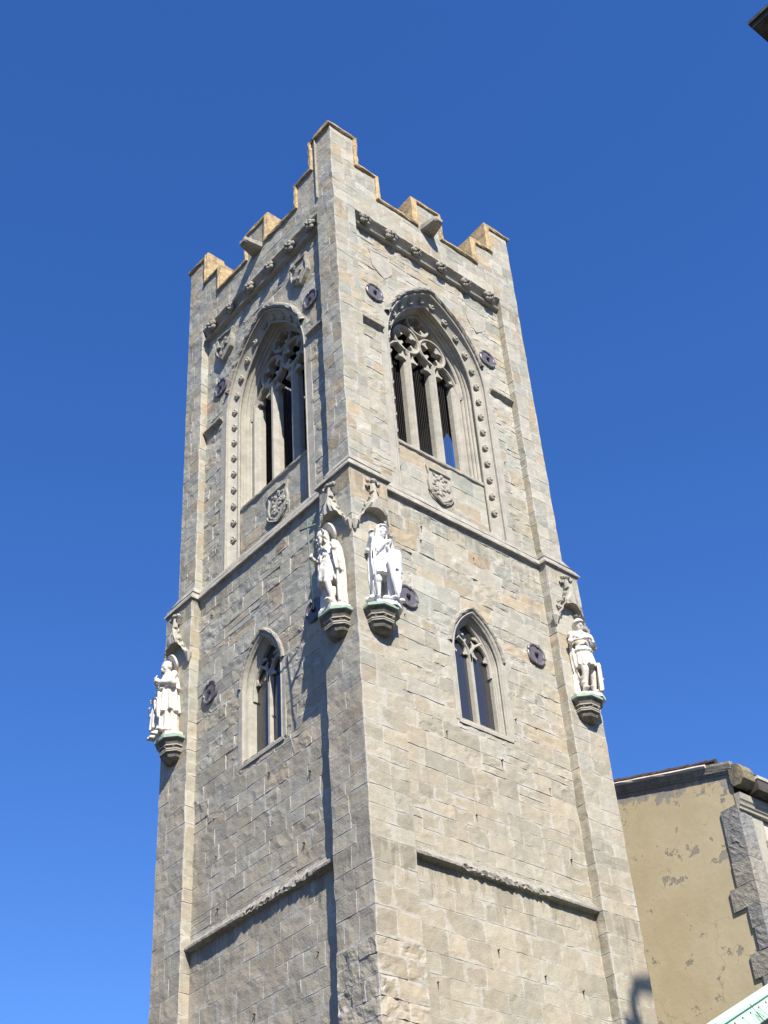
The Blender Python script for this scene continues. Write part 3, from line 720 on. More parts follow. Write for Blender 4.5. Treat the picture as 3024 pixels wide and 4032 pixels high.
# ------------------------------------------------------------------ heraldic shields carved in relief (worn smooth, charges no longer legible)
def shield(h, w_, th, rich=False, seed=1):
    mb = MB(); ran = random.Random(seed)
    out = [(-w_, h), (-w_*0.55, h*0.93), (0, h), (w_*0.55, h*0.93), (w_, h), (w_*0.86, h*0.55), (w_*0.95, 0.1*h), (w_*0.88, -h*0.35), (w_*0.45, -h*0.72), (0, -h), (-w_*0.45, -h*0.72), (-w_*0.88, -h*0.35), (-w_*0.95, 0.1*h), (-w_*0.86, h*0.55)]
    m = len(out)
    for k, y in ((1.0, 0.06), (1.0, -th), (0.88, -th*1.12), (0.84, -th*0.62), (0.05, -th*0.9)): mb.v += [(p[0]*k, y, p[1]*k) for p in out]
    mb.f += [(i*m+k, i*m+(k+1) % m, (i+1)*m+(k+1) % m, (i+1)*m+k) for i in range(4) for k in range(m)]+[tuple(4*m+k for k in range(m))]
    for _ in range(46 if rich else (0 if th < 0.1 else 6)):
        x, z = ran.uniform(-0.62, 0.62)*w_, ran.uniform(-0.55, 0.78)*h
        mb.ball((x, -th*0.95, z), ran.uniform(0.03, 0.075) if rich else ran.uniform(0.05, 0.11), 8, 5, (1, 0.5, ran.uniform(0.5, 1.3)))
    if rich:
        for sg in (-1, 1):
            pts = [(sg*w_*(0.95-0.95*t*t), -th*1.1, -h*0.30-h*0.70*t) for t in (0, 0.25, 0.5, 0.75, 1)]
            mb.tube(pts, 0.03, 5); mb.tube([(p[0]*0.78, p[1], p[2]*0.94+0.03) for p in pts], 0.02, 5)
        mb.tube([(-w_*0.8, -th*1.1, h*0.86), (w_*0.8, -th*1.1, h*0.86)], 0.03, 5)
    mb.v = [(x+ran.uniform(-.008, .008), y, z+ran.uniform(-.008, .008)) for x, y, z in mb.v]
    return mb
for fc in (FR, FL):
    for i, (u, z) in enumerate(((2.0, 35.52), (6.05, 35.62))):
        o = shield(0.60, 0.46, 0.03 if fc.kind == 'R' else 0.15, False, 3+i+(5 if fc.kind == 'L' else 0)).build('carved_shield', M_WORN if fc.kind == 'L' else M_DRESS, tower, False)
        face_obj(o, fc, u, WB, z, 1.0, 0.12*(1 if i else -1))
    o = shield(0.62, 0.50, 0.06, True, 30).build('carved_shield', M_DRESS, tower, False); face_obj(o, fc, 3.86, -0.60, 27.55, 1.0)

# ------------------------------------------------------------------ niche canopies on the corner strips
def canopy(seed, w_=0.62):
    """gabled hood: crocketed gable with a pointed opening, broken by weather; modelled facing -y, origin at the arch springing"""
    mb = MB(); ran = random.Random(seed); d0 = 0.05
    na = 8
    inner = [(-w_+0.17+0.0, -0.02)]
    for i in range(1, na): t = i/na; inner.append((-(w_-0.17)*math.cos(t*PI/2)**0.9, 0.52*math.sin(t*PI/2)**0.85))
    inner.append((0, 0.54)); inner += [(-p[0], p[1]) for p in inner[:-1][::-1]]
    outer = []
    m = len(inner)
    for i in range(m):
        t = i/(m-1); s_ = abs(2*t-1)
        outer.append(((2*t-1)*(w_+0.0)*(0.60+0.40*s_), -0.05+1.12*(1-s_)**1.08+0.10*(1-s_)))
    def rg(p, y, k=0.02): return (p[0]+ran.uniform(-k, k), y+ran.uniform(-k, k), p[1]+ran.uniform(-k, k))
    dep = [-0.09-0.19*math.sin(PI*i/(m-1))**0.7 for i in range(m)]
    rows = [[(p[0], d0, p[1]) for p in outer], [rg(p, d*0.75) for p, d in zip(outer, dep)], [rg(((p[0]+q[0])/2, (p[1]+q[1])/2), d) for p, q, d in zip(outer, inner, dep)], [rg(q, d*0.9) for q, d in zip(inner, dep)], [(q[0], d0, q[1]) for q in inner]]
    for r in rows: mb.v += r
    mb.f += [(i*m+k, i*m+k+1, (i+1)*m+k+1, (i+1)*m+k) for i in range(4) for k in range(m-1)]
    mb.f += [tuple(i*m for i in range(5)), tuple(i*m+m-1 for i in reversed(range(5)))]
    for t in (0.3, 0.55, 0.8):
        for sg in (-1, 1):
            s_ = 1-t; mb.ball((sg*w_*s_*(0.60+0.40*s_), -0.09, -0.03+1.12*t**1.08+0.10*t), ran.uniform(0.05, 0.085), 7, 5)
    mb.tube([(0, -0.13, 1.1), (0, -0.13, 1.42)], [0.09, 0.06], 7); mb.ball((0, -0.15, 1.47), 0.11, 8, 5, (1.3, 0.8, 0.7))
    for sg in (-1, 1): mb.ball((sg*0.17, -0.14, 1.43), 0.07, 7, 5); mb.tube([(sg*w_, -0.05, -0.05), (sg*w_, -0.04, -0.32)], [0.10, 0.03], 6); mb.ball((sg*(w_-0.06), -0.05, -0.04), 0.10, 8, 5)
    for _ in range(5):
        t = ran.uniform(-0.5, 0.5); mb.ball((t, -0.24+abs(t)*0.25, 0.66+ran.uniform(-.05, .22)-abs(t)*0.7), ran.uniform(0.03, 0.07), 6, 4)
    mb.v = [(x+ran.uniform(-.012, .012), y+ran.uniform(-.012, .012), z+ran.uniform(-.012, .012)) for x, y, z in mb.v]
    return mb
def console():
    """half octagon bracket, stepped and hollowed; facing -y, origin on the wall at the top of the slab"""
    mb = MB()
    def octo(hw, pr, z, n0=0.06):
        c = hw*0.55; return [(-hw, n0, z), (-hw, -(pr-c), z), (-hw+c, -pr, z), (hw-c, -pr, z), (hw, -(pr-c), z), (hw, n0, z)]
    prof = [(0.46, 0.455, -0.10), (0.46, 0.455, -0.125), (0.43, 0.425, -0.14), (0.41, 0.405, -0.18), (0.385, 0.38, -0.235), (0.375, 0.37, -0.25), (0.385, 0.38, -0.255), (0.385, 0.38, -0.275), (0.355, 0.35, -0.28), (0.345, 0.34, -0.36), (0.365, 0.36, -0.365), (0.365, 0.36, -0.385), (0.34, 0.335, -0.39), (0.34, 0.335, -0.41), (0.355, 0.35, -0.415), (0.355, 0.35, -0.435), (0.315, 0.31, -0.44), (0.30, 0.30, -0.50), (0.28, 0.27, -0.57), (0.22, 0.20, -0.63), (0.12, 0.10, -0.665)]
    for a, b, z in prof: mb.v += octo(a, b, z)
    n = len(prof); mb.f += [(i*6+k, i*6+k+1, (i+1)*6+k+1, (i+1)*6+k) for i in range(n-1) for k in range(5)]+[tuple(range(6)), tuple((n-1)*6+k for k in reversed(range(6)))]
    for x, y in ((-0.10, -0.35), (0.12, -0.35), (-0.28, -0.21), (0.28, -0.21)):
        mb.ball((x, y, -0.32), 0.04, 8, 5)
    return mb
def console_band():
    mb = MB()
    for hw, z0, z1 in ((0.392, -0.283, -0.252), (0.372, -0.392, -0.362), (0.362, -0.440, -0.412)):
        c = hw*0.55; pr = hw-0.005
        P_ = [(-hw, 0.05), (-hw, -(pr-c)), (-hw+c, -pr), (hw-c, -pr), (hw, -(pr-c)), (hw, 0.05)]
        b = len(mb.v); mb.v += [(x, y, z0) for x, y in P_]+[(x, y, z1) for x, y in P_]
        mb.f += [(b+i, b+i+1, b+6+i+1, b+6+i) for i in range(5)]+[tuple(b+i for i in range(6)), tuple(b+6+i for i in reversed(range(6)))]
    return mb
def console_slab():
    mb = MB(); hw, pr = 0.50, 0.49; c = hw*0.55
    p = [(-hw, 0.04), (-hw, -(pr-c)), (-hw+c, -pr), (hw-c, -pr), (hw, -(pr-c)), (hw, 0.04)]
    q = [(x*0.93, y*0.93 if y < 0 else y) for x, y in p]
    for pp, z in ((q, -0.105), (p, -0.09), (p, -0.012), (q, 0.0)): mb.v += [(x, y, z) for x, y in pp]
    mb.f += [(i*6+k, i*6+(k+1) % 6, (i+1)*6+(k+1) % 6, (i+1)*6+k) for i in range(3) for k in range(6)]+[tuple(range(6)), tuple(18+k for k in reversed(range(6)))]
    return mb
SPOTS = [(FR, 0.43), (FR, 7.57), (FL, 0.43), (FL, 7.57)]
c0 = None
for i, (fc, u) in enumerate(SPOTS):
    o = canopy(40+i).build('niche_canopy', M_DRESS, tower, False); face_obj(o, fc, u, E_, 23.92, 1.0)
    if c0 is None:
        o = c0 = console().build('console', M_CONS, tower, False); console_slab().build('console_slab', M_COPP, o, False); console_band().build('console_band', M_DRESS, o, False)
    else: o = copy_tree(c0, tower)
    face_obj(o, fc, u, E_, 21.32, 1.0)

# small iron pins left in the masonry, with their rust runs
pins = [(FR, 2.42, 25.1, WL), (FR, 4.3, 24.9, WL), (FR, 2.35, 24.6, WL), (FR, 1.55, 21.9, WL), (FR, 5.1, 20.1, WL), (FR, 2.6, 18.9, WL), (FR, 4.4, 18.7, WL), (FR, 6.0, 18.4, WL), (FR, 3.3, 16.9, WL), (FR, 6.4, 16.6, WL), (FR, 3.5, 13.7, -.05), (FR, 4.9, 13.4, -.05),
        (FR, 6.1, 13.3, -.05), (FR, 1.6, 12.6, -.05), (FR, 6.4, 29.6, WB), (FL, 2.1, 18.0, WL), (FL, 6.3, 24.9, WL), (FL, 3.7, 18.7, WL), (FL, 5.9, 17.4, WL), (FL, 2.4, 16.3, WL), (FL, 5.8, 16.0, WL), (FL, 2.0, 13.6, -.05), (FL, 4.3, 13.0, -.05)]
p0 = None
for i, (fc, u, z, n) in enumerate(pins):
    if p0 is None:
        mb = MB(); mb.tube([(0, 0.03, 0), (0, -0.06, 0)], [0.035, 0.03], 6); mb.add([(-0.018, -0.012, 0), (0.018, -0.012, 0), (0.006, -0.012, -0.26), (-0.006, -0.012, -0.26)], [(0, 1, 2, 3)])
        o = p0 = mb.build('iron_pin', M_RUST, tower, False)
    else: o = p0.copy(); C.objects.link(o); o.parent = tower
    face_obj(o, fc, u, n+0.012, z, random.Random(i).uniform(0.5, 0.75))

# ------------------------------------------------------------------ statues: each body is one surface fused from limbs and drapery
class Sculpt(MB):
    def limb(s, pts, rad, seg=12):
        s.tube(pts, rad, seg)
        for p, r in zip(pts, rad): s.ball(p, r, seg, 8)
    def ell(s, c, rx, ry, rz, rot=None, seg=16, ring=10):
        b = len(s.v); s.ball((0, 0, 0), 1.0, seg, ring, (rx, ry, rz)); M = rot or Matrix.Identity(3)
        s.v[b:] = [tuple(M @ Vector(p)+Vector(c)) for p in s.v[b:]]
    def drape(s, rows, a0, a1, th=0.05, folds=7, amp=0.03, nseg=36, ph=0.0, closed=False):
        """folded cloth: rows (z, cx, cy, rx, ry), angle measured from -y (front) towards +x; a thick sheet, or a closed skirt"""
        b = len(s.v); k = nseg+1 if not closed else nseg; m = len(rows)
        for side in ((0, 1) if not closed else (0,)):
            for j, (z, cx, cy, rx, ry) in enumerate(rows):
                for i in range(k):
                    t = i/nseg; a = a0+(a1-a0)*t; g = j/(m-1)
                    f = amp*(0.25+0.9*g)*(math.sin(folds*2*PI*t+ph+0.6*math.sin(3*g+ph))+0.45*math.sin(folds*4.3*PI*t+1.7*ph))
                    sc_ = 1-(th/max(rx, 0.05) if side else 0)
                    zz = z+(0.02*math.sin(folds*2*PI*t*0.5+ph) if j in (0, m-1) else 0)
                    s.v.append((cx+math.sin(a)*(rx*sc_+f), cy-math.cos(a)*(ry*sc_+f), zz))
        q = m*k
        for j in range(m-1):
            for i in range(k if closed else k-1):
                i2 = (i+1) % k; s.f.append((b+j*k+i, b+j*k+i2, b+(j+1)*k+i2, b+(j+1)*k+i))
                if not closed: s.f.append((b+q+j*k+i, b+q+(j+1)*k+i, b+q+(j+1)*k+i2, b+q+j*k+i2))
        if closed: s.f += [tuple(b+i for i in range(k)), tuple(b+(m-1)*k+i for i in reversed(range(k)))]
        else:
            for i in range(k-1): s.f += [(b+i, b+q+i, b+q+i+1, b+i+1), (b+(m-1)*k+i, b+(m-1)*k+i+1, b+q+(m-1)*k+i+1, b+q+(m-1)*k+i)]
            for j in range(m-1): s.f += [(b+j*k, b+(j+1)*k, b+q+(j+1)*k, b+q+j*k), (b+j*k+k-1, b+q+j*k+k-1, b+q+(j+1)*k+k-1, b+(j+1)*k+k-1)]
    def head(s, c, turn=0.0, tilt=0.0, roll=0.0, r=0.115, hair=0.0, beard=0.0, long_hair=False):
        """face looks along -y before turning; c = centre of the skull"""
        M = Matrix.Rotation(turn, 3, 'Z') @ Matrix.Rotation(tilt, 3, 'X') @ Matrix.Rotation(roll, 3, 'Y'); c = Vector(c)
        P = lambda x, y, z: c+M @ Vector((x*r, y*r, z*r))
        s.ell(c, r*0.86, r*1.0, r*1.05, M); s.ell(P(0, -0.22, -0.55), r*0.66, r*0.68, r*0.80, M)
        s.ell(P(0, -0.62, -1.05), r*0.30, r*0.28, r*0.24, M)                                   # chin
        s.limb([P(0, -0.93, 0.12), P(0, -1.20, -0.32)], [r*0.10, r*0.17], 8)                   # nose
        s.limb([P(-0.52, -0.78, 0.20), P(-0.2, -0.97, 0.17), P(0.2, -0.97, 0.17), P(0.52, -0.78, 0.20)], [r*0.13]*4, 8)
        for sg in (-1, 1):
            s.ell(P(sg*0.36, -0.80, -0.02), r*0.13, r*0.10, r*0.09, M); s.ell(P(sg*0.52, -0.58, -0.36), r*0.24, r*0.24, r*0.22, M)
            s.ell(P(sg*0.86, 0.02, -0.18), r*0.10, r*0.20, r*0.28, M)
        s.limb([P(-0.26, -0.88, -0.66), P(0, -0.97, -0.64), P(0.26, -0.88, -0.66)], [r*0.08, r*0.11, r*0.08], 8)
        s.limb([P(-0.2, -0.86, -0.80), P(0, -0.92, -0.82), P(0.2, -0.86, -0.80)], [r*0.07, r*0.11, r*0.07], 8)
        if hair:
            s.ell(P(0, 0.14, 0.20), r*(0.93+hair*0.5), r*(1.0+hair*0.5), r*(0.95+hair*0.4), M)
            for k in range(11):
                a = -2.3+4.6*k/10; s.ell(P(0.86*math.sin(a), 0.05+0.80*math.cos(a)*-0.0+0.55*abs(math.cos(a)), -0.1-0.35*abs(math.cos(a))), r*0.25, r*0.28, r*0.36, M, 8, 6)
                s.ell(P(0.62*math.sin(a), -0.62*math.cos(a*0.5), 0.72), r*0.20, r*0.18, r*0.13, M, 8, 6)
        if long_hair:
            for sg in (-1, 1):
                for k in range(3): s.limb([P(sg*(0.72-0.25*k), 0.25+0.3*k, 0.2), P(sg*(0.95-0.25*k), 0.25+0.3*k, -0.7), P(sg*(0.92-0.25*k), 0.15+0.3*k, -1.6)], [r*0.26, r*0.30, r*0.20], 8)
        if beard:
            for x in (-0.42, -0.2, 0, 0.2, 0.42): s.limb([P(x*1.3, -0.62+abs(x)*0.4, -0.75), P(x, -0.80+abs(x)*0.3, -1.25), P(x*0.5, -0.72, -1.25-beard*(1-abs(x)))], [r*0.24, r*0.24, r*0.12], 8)
        return P
    def hand(s, wrist, d, palm, curl=0.8, size=0.20, thumb=1):
        """palm + four unequal fingers + thumb; d = direction from wrist to knuckles, palm = way the palm faces"""
        d = Vector(d).normalized(); pn = Vector(palm); pn = (pn-d*pn.dot(d)).normalized(); sd_ = d.cross(pn); w_ = Vector(wrist); L = size
        kn = w_+d*L*0.50
        s.limb([w_, w_+d*L*0.28, kn], [L*0.15, L*0.19, L*0.20], 10); s.ell(w_+d*L*0.32, L*0.22, L*0.22, L*0.20)
        for k, ln in enumerate((0.42, 0.48, 0.45, 0.36)):
            b = kn+sd_*L*(0.21-0.14*k); a1, a2, a3 = curl*0.7, curl*1.5, curl*2.2; pts = [b]
            for a, f in ((a1, 0.42), (a2, 0.32), (a3, 0.26)): pts.append(pts[-1]+(d*math.cos(a)+pn*math.sin(a))*L*ln*f)
            s.limb(pts, [L*0.075, L*0.068, L*0.06, L*0.05], 8)
        b = w_+d*L*0.16+sd_*L*0.19*thumb; s.limb([b, b+(d*0.6+sd_*thumb*0.6+pn*0.3).normalized()*L*0.24, b+(d*0.9+sd_*thumb*0.35+pn*0.6).normalized()*L*0.42], [L*0.09, L*0.078, L*0.06], 8)
    def foot(s, ankle, ang, L=0.27):
        c, n = math.sin(ang), -math.cos(ang); x, y, z = ankle
        s.limb([(x-c*0.06, y-n*0.06, z-0.035), (x+c*L*0.35, y+n*L*0.35, z-0.03), (x+c*L*0.62, y+n*L*0.62, z-0.05)], [0.058, 0.052, 0.04], 10)
        for k in range(5):
            q = (k-2)*0.018; s.limb([(x+c*L*0.60-n*q, y+n*L*0.60+c*q, z-0.055), (x+c*L*0.76-n*q*1.2, y+n*L*0.76+c*q*1.2, z-0.065)], [0.018, 0.014], 6)
    def fuse(s, name, mat, parent, voxel=0.014):
        o = link_mesh(name, s.v, s.f, mat, parent)
        bm = bmesh.new(); bm.from_mesh(o.data); bmesh.ops.recalc_face_normals(bm, faces=bm.faces); bm.to_mesh(o.data); bm.free()
        r = o.modifiers.new('fuse', 'REMESH'); r.mode = 'VOXEL'; r.voxel_size = voxel; r.use_smooth_shade = True
        m = o.modifiers.new('soften', 'SMOOTH'); m.factor = 0.5; m.iterations = 2
        dg = bpy.context.evaluated_depsgraph_get(); me = bpy.data.meshes.new_from_object(o.evaluated_get(dg)); o.modifiers.clear(); o.data = me
        me.polygons.foreach_set('use_smooth', [True]*len(me.polygons))
        if not me.materials: me.materials.append(mat)
        return o
def plinth(parent, mat, seed=1):
    mb = MB(); hw, pr, c = 0.44, 0.22, 0.2; ran = random.Random(seed)
    p = [(-hw, 0.22), (-hw, -pr+c), (-hw+c, -pr), (hw-c, -pr), (hw, -pr+c), (hw, 0.22)]
    for k, z in ((1, 0), (1, 0.09), (0.93, 0.115)): mb.v += [(x*k, y*k, z) for x, y in p]
    mb.f += [(i*6+k, i*6+(k+1) % 6, (i+1)*6+(k+1) % 6, (i+1)*6+k) for i in range(2) for k in range(6)]+[tuple(range(6)), tuple(12+k for k in reversed(range(6)))]
    mb.build('plinth', mat, parent)
def halo(parent, c, r, mat, turn=0.0, tilt=0.25):
    mb = MB(); seg = 32; M = Matrix.Rotation(turn, 3, 'Z') @ Matrix.Rotation(tilt, 3, 'X')
    for rr, y in ((0.001, 0.015), (r*0.9, 0.015), (r, 0.03), (r, -0.03), (r*0.86, -0.028), (r*0.84, -0.012), (0.001, -0.012)): mb.v += [tuple(Vector(c)+M @ Vector((rr*math.cos(2*PI*k/seg), y, rr*math.sin(2*PI*k/seg)))) for k in range(seg)]
    mb.f += [(i*seg+k, i*seg+(k+1) % seg, (i+1)*seg+(k+1) % seg, (i+1)*seg+k) for i in range(6) for k in range(seg)]
    return mb.build('halo', mat, parent)
KS = 1.39                                     # statues are over life size: joints below are for a 1.8 m figure
def torso(s, hip, chest, neck, sh, wid=0.17):
    """pelvis, belly, rib cage and shoulder girdle"""
    hip, chest, neck = Vector(hip), Vector(chest), Vector(neck); mid = (hip+chest)/2
    s.ell(hip, wid, 0.125, 0.13); s.ell(mid, wid*0.88, 0.115, 0.17); s.ell(chest, wid*1.05, 0.135, 0.19); s.ell(chest+Vector((0, 0.0, 0.10)), wid*1.0, 0.115, 0.10)
    for a in sh: s.limb([chest+Vector((0, 0, 0.13)), Vector(a)], [0.085, 0.075])
    s.limb([chest+Vector((0, 0, 0.14)), neck], [0.075, 0.056])
def scale_children(root):
    for o in root.children: o.scale = (KS*0.86, KS*0.90, KS)

def statue_knight():
    """hooded figure: mail hood, staff in the raised right hand, left hand on a tall shield, cloak"""
    root = empty('statue'); m = M_MARB; s = Sculpt(); z0 = 0.10
    torso(s, (0.0, 0, 1.00), (-0.01, 0, 1.32), (0.01, -0.01, 1.56), [(-0.20, 0, 1.44), (0.20, 0, 1.43)], 0.175)
    s.limb([(-0.10, -0.01, 0.98), (-0.13, -0.05, 0.55), (-0.14, 0.0, 0.18)], [0.105, 0.075, 0.052]); s.foot((-0.14, -0.01, 0.19), -0.35)
    s.limb([(0.10, -0.01, 0.98), (0.12, -0.08, 0.56), (0.12, -0.02, 0.18)], [0.105, 0.075, 0.052]); s.foot((0.12, -0.03, 0.19), 0.3)
    for x in (-0.13, 0.12): s.ell((x, -0.08, 0.56), 0.085, 0.07, 0.085)
    s.drape([(1.08, 0, 0, 0.175, 0.135), (0.95, 0, -0.01, 0.205, 0.165), (0.80, 0, -0.01, 0.225, 0.185), (0.66, 0, -0.01, 0.24, 0.20)], -PI, PI, folds=11, amp=0.013, closed=True, nseg=60)
    s.drape([(1.10, 0, 0, 0.178, 0.14), (1.04, 0, 0, 0.188, 0.15)], -PI, PI, folds=1, amp=0.0, closed=True)
    s.limb([(-0.20, 0, 1.44), (-0.30, -0.03, 1.22), (-0.27, -0.22, 1.40)], [0.072, 0.058, 0.042]); s.hand((-0.27, -0.22, 1.40), (0.1, -0.35, 0.9), (0.2, -0.9, 0.1), 1.0, 0.19, -1)
    s.limb([(0.20, 0, 1.43), (0.31, -0.01, 1.18), (0.27, -0.20, 1.06)], [0.072, 0.058, 0.042]); s.hand((0.27, -0.20, 1.06), (0.0, -0.95, -0.25), (0.0, 0.1, -1), 1.1, 0.19, -1)
    P = s.head((0.02, -0.035, 1.69), 0.55, 0.22, 0.0, 0.118)
    # mail hood with headband, falling on the shoulders
    s.drape([(1.835, 0.02, 0.01, 0.03, 0.03), (1.82, 0.02, 0.0, 0.085, 0.09), (1.76, 0.02, 0.0, 0.128, 0.135), (1.66, 0.02, 0.02, 0.135, 0.14), (1.55, 0.01, 0.02, 0.14, 0.13), (1.47, 0.0, 0.01, 0.19, 0.14)], 0.55+0.85, 0.55+2*PI-0.85, 0.04, 5, 0.008)
    s.limb([P(-0.85, -0.55, 0.62), P(-0.45, -0.92, 0.66), P(0, -1.04, 0.68), P(0.45, -0.92, 0.66), P(0.85, -0.55, 0.62)], [0.022]*5, 8)
    s.ell((0.02, 0.03, 1.775), 0.125, 0.13, 0.085)
    # cloak hung from the right shoulder behind the figure
    s.drape([(1.46, 0, 0.03, 0.19, 0.12), (1.25, -0.02, 0.04, 0.24, 0.16), (0.95, -0.02, 0.05, 0.26, 0.18), (0.62, -0.01, 0.06, 0.26, 0.18), (0.34, 0.0, 0.07, 0.23, 0.16), (0.26, 0.0, 0.07, 0.22, 0.16)], 1.75, 2*PI-1.15, 0.045, 6, 0.028)
    s.limb([(0.18, -0.11, 1.44), (0.02, -0.155, 1.32), (-0.12, -0.15, 1.14)], [0.035, 0.04, 0.03]); s.limb([(0.20, -0.09, 1.42), (0.10, -0.15, 1.26), (0.16, -0.15, 1.12)], [0.03, 0.035, 0.025])
    # creature curled at the feet
    for x, y, z, r in ((-0.27, -0.08, 0.14, 0.08), (-0.32, 0.04, 0.17, 0.07), (0.0, -0.12, 0.14, 0.07), (0.28, -0.02, 0.15, 0.08), (0.33, -0.10, 0.13, 0.06), (-0.22, -0.15, 0.12, 0.05)): s.ell((x, y, z), r*1.2, r, r*0.8)
    s.fuse('figure', m, root)
    mb = MB(); mb.tube([(-0.235, -0.27, 0.10), (-0.245, -0.27, 1.50)], [0.022, 0.020], 10); mb.build('staff', m, root, True)
    # long kite shield standing on its point
    mb = MB(); out = [(0, 0.0), (-0.06, 0.10), (-0.15, 0.35), (-0.21, 0.65), (-0.235, 0.86), (-0.19, 0.97), (0, 1.0), (0.19, 0.97), (0.235, 0.86), (0.21, 0.65), (0.15, 0.35), (0.06, 0.10)]; k = len(out)
    for f, y in ((1.0, 0.03), (1.0, -0.005), (0.86, -0.02), (0.82, -0.012)): mb.v += [(x*f, y+2.2*(x*f)**2-0.03, 0.10+0.5+(z-0.5)*f) for x, z in out]
    mb.f += [(i*k+q, i*k+(q+1) % k, (i+1)*k+(q+1) % k, (i+1)*k+q) for i in range(3) for q in range(k)]+[tuple(reversed(range(k)))]
    mb.v.append((0, -0.065, 0.64)); mb.f += [(3*k+q, 3*k+(q+1) % k, 4*k) for q in range(k)]
    mb.box((-0.008, -0.068, 0.2), (0.008, -0.045, 1.02)); mb.box((-0.13, -0.052, 0.66), (0.13, -0.02, 0.675))
    o = mb.build('shield', m, root); o.location = (0.17*KS, -0.17*KS, 0.0); o.rotation_euler = (0.10, 0, 0.75)
    plinth(root, m); scale_children(root); [setattr(c, 'scale', (1, 1, 1)) for c in root.children if c.name.startswith('plinth')]
    return root
def statue_baptist():
    """bearded saint in a fur tunic with halo, tall cross staff and raised left hand"""
    root = empty('statue'); m = M_MARBC; s = Sculpt()
    torso(s, (0, 0, 0.99), (-0.02, -0.02, 1.31), (-0.05, -0.05, 1.54), [(-0.21, -0.02, 1.43), (0.19, 0, 1.43)], 0.175)
    s.limb([(0.09, -0.02, 0.97), (0.10, -0.17, 0.56), (0.13, -0.06, 0.18)], [0.115, 0.082, 0.054]); s.ell((0.115, -0.01, 0.40), 0.07, 0.075, 0.12); s.foot((0.13, -0.07, 0.19), 0.15)
    s.limb([(-0.10, 0.0, 0.97), (-0.14, 0.0, 0.56), (-0.16, 0.10, 0.18)], [0.11, 0.078, 0.052]); s.foot((-0.16, 0.08, 0.19), -0.4)
    # ragged fur tunic
    ran = random.Random(4)
    s.drape([(1.30, -0.01, -0.01, 0.185, 0.145), (1.12, 0, -0.01, 0.185, 0.15), (0.98, 0, -0.02, 0.215, 0.185), (0.80, 0.0, -0.03, 0.24, 0.215), (0.66, -0.01, -0.03, 0.235, 0.22), (0.60, -0.03, -0.03, 0.21, 0.20)], -PI, PI, folds=9, amp=0.016, closed=True, nseg=64)
    for k in range(120):
        a = ran.uniform(-2.4, 2.4); z = ran.uniform(0.60, 1.28); rr = 0.195 if z > 1.05 else 0.23
        s.limb([(rr*math.sin(a), -rr*0.86*math.cos(a)-0.02, z), ((rr+0.012)*math.sin(a), -(rr*0.86+0.012)*math.cos(a)-0.02, z-0.06)], [0.024, 0.012], 6)
    s.limb([(-0.16, -0.09, 1.10), (0, -0.165, 1.09), (0.16, -0.09, 1.10)], [0.03, 0.032, 0.03])
    # right arm forward holding the cross staff, left arm bent up to the shoulder
    s.limb([(-0.21, -0.02, 1.43), (-0.27, -0.10, 1.17), (-0.18, -0.26, 1.15)], [0.074, 0.06, 0.043]); s.hand((-0.18, -0.26, 1.15), (0.1, -0.95, 0.25), (0.9, 0, 0.2), 1.2, 0.19, 1)
    s.limb([(0.19, 0, 1.43), (0.31, -0.13, 1.22), (0.20, -0.26, 1.48)], [0.074, 0.062, 0.044]); s.hand((0.20, -0.26, 1.48), (-0.25, -0.1, 1), (-0.5, -0.8, 0.1), 0.35, 0.20, 1)
    s.head((-0.075, -0.10, 1.675), -0.75, 0.22, 0.0, 0.118, 0.22, 0.75, True)
    # cloak from the left shoulder to the ground
    s.drape([(1.46, 0.10, 0.0, 0.17, 0.10), (1.30, 0.10, 0.02, 0.23, 0.14), (1.0, 0.08, 0.04, 0.27, 0.17), (0.7, 0.07, 0.05, 0.28, 0.18), (0.4, 0.06, 0.06, 0.27, 0.18), (0.10, 0.06, 0.07, 0.27, 0.18)], 0.85, 2*PI-2.0, 0.05, 6, 0.03)
    s.drape([(1.42, 0.22, -0.06, 0.10, 0.09), (1.15, 0.24, -0.05, 0.13, 0.12), (0.92, 0.26, -0.03, 0.14, 0.12), (0.76, 0.28, -0.01, 0.10, 0.10)], 0.3, 2.6, 0.05, 3, 0.02)
    s.limb([(-0.24, 0.02, 0.12), (-0.26, 0.03, 0.45), (-0.22, 0.03, 0.62)], [0.10, 0.08, 0.05])       # tree stump
    s.fuse('figure', m, root)
    halo(root, (-0.02*KS, 0.04*KS, 1.76*KS), 0.225*KS, m, -0.35, 0.42)
    mb = MB(); b, t = Vector((-0.235, -0.28, 0.10)), Vector((-0.15, -0.42, 2.0)); mb.tube([b, t], [0.018, 0.016], 8); d = (t-b).normalized(); cpt = b+d*1.72
    sdv = Vector((0.92, 0.28, -0.10)); sdv = (sdv-d*sdv.dot(d)).normalized(); mb.tube([cpt-sdv*0.20, cpt+sdv*0.20], 0.017, 8); mb.build('cross_staff', M_BRONZE, root, True)
    plinth(root, m, 2); scale_children(root); [setattr(c, 'scale', (1, 1, 1)) for c in root.children if c.name.startswith(('plinth', 'halo'))]
    return root
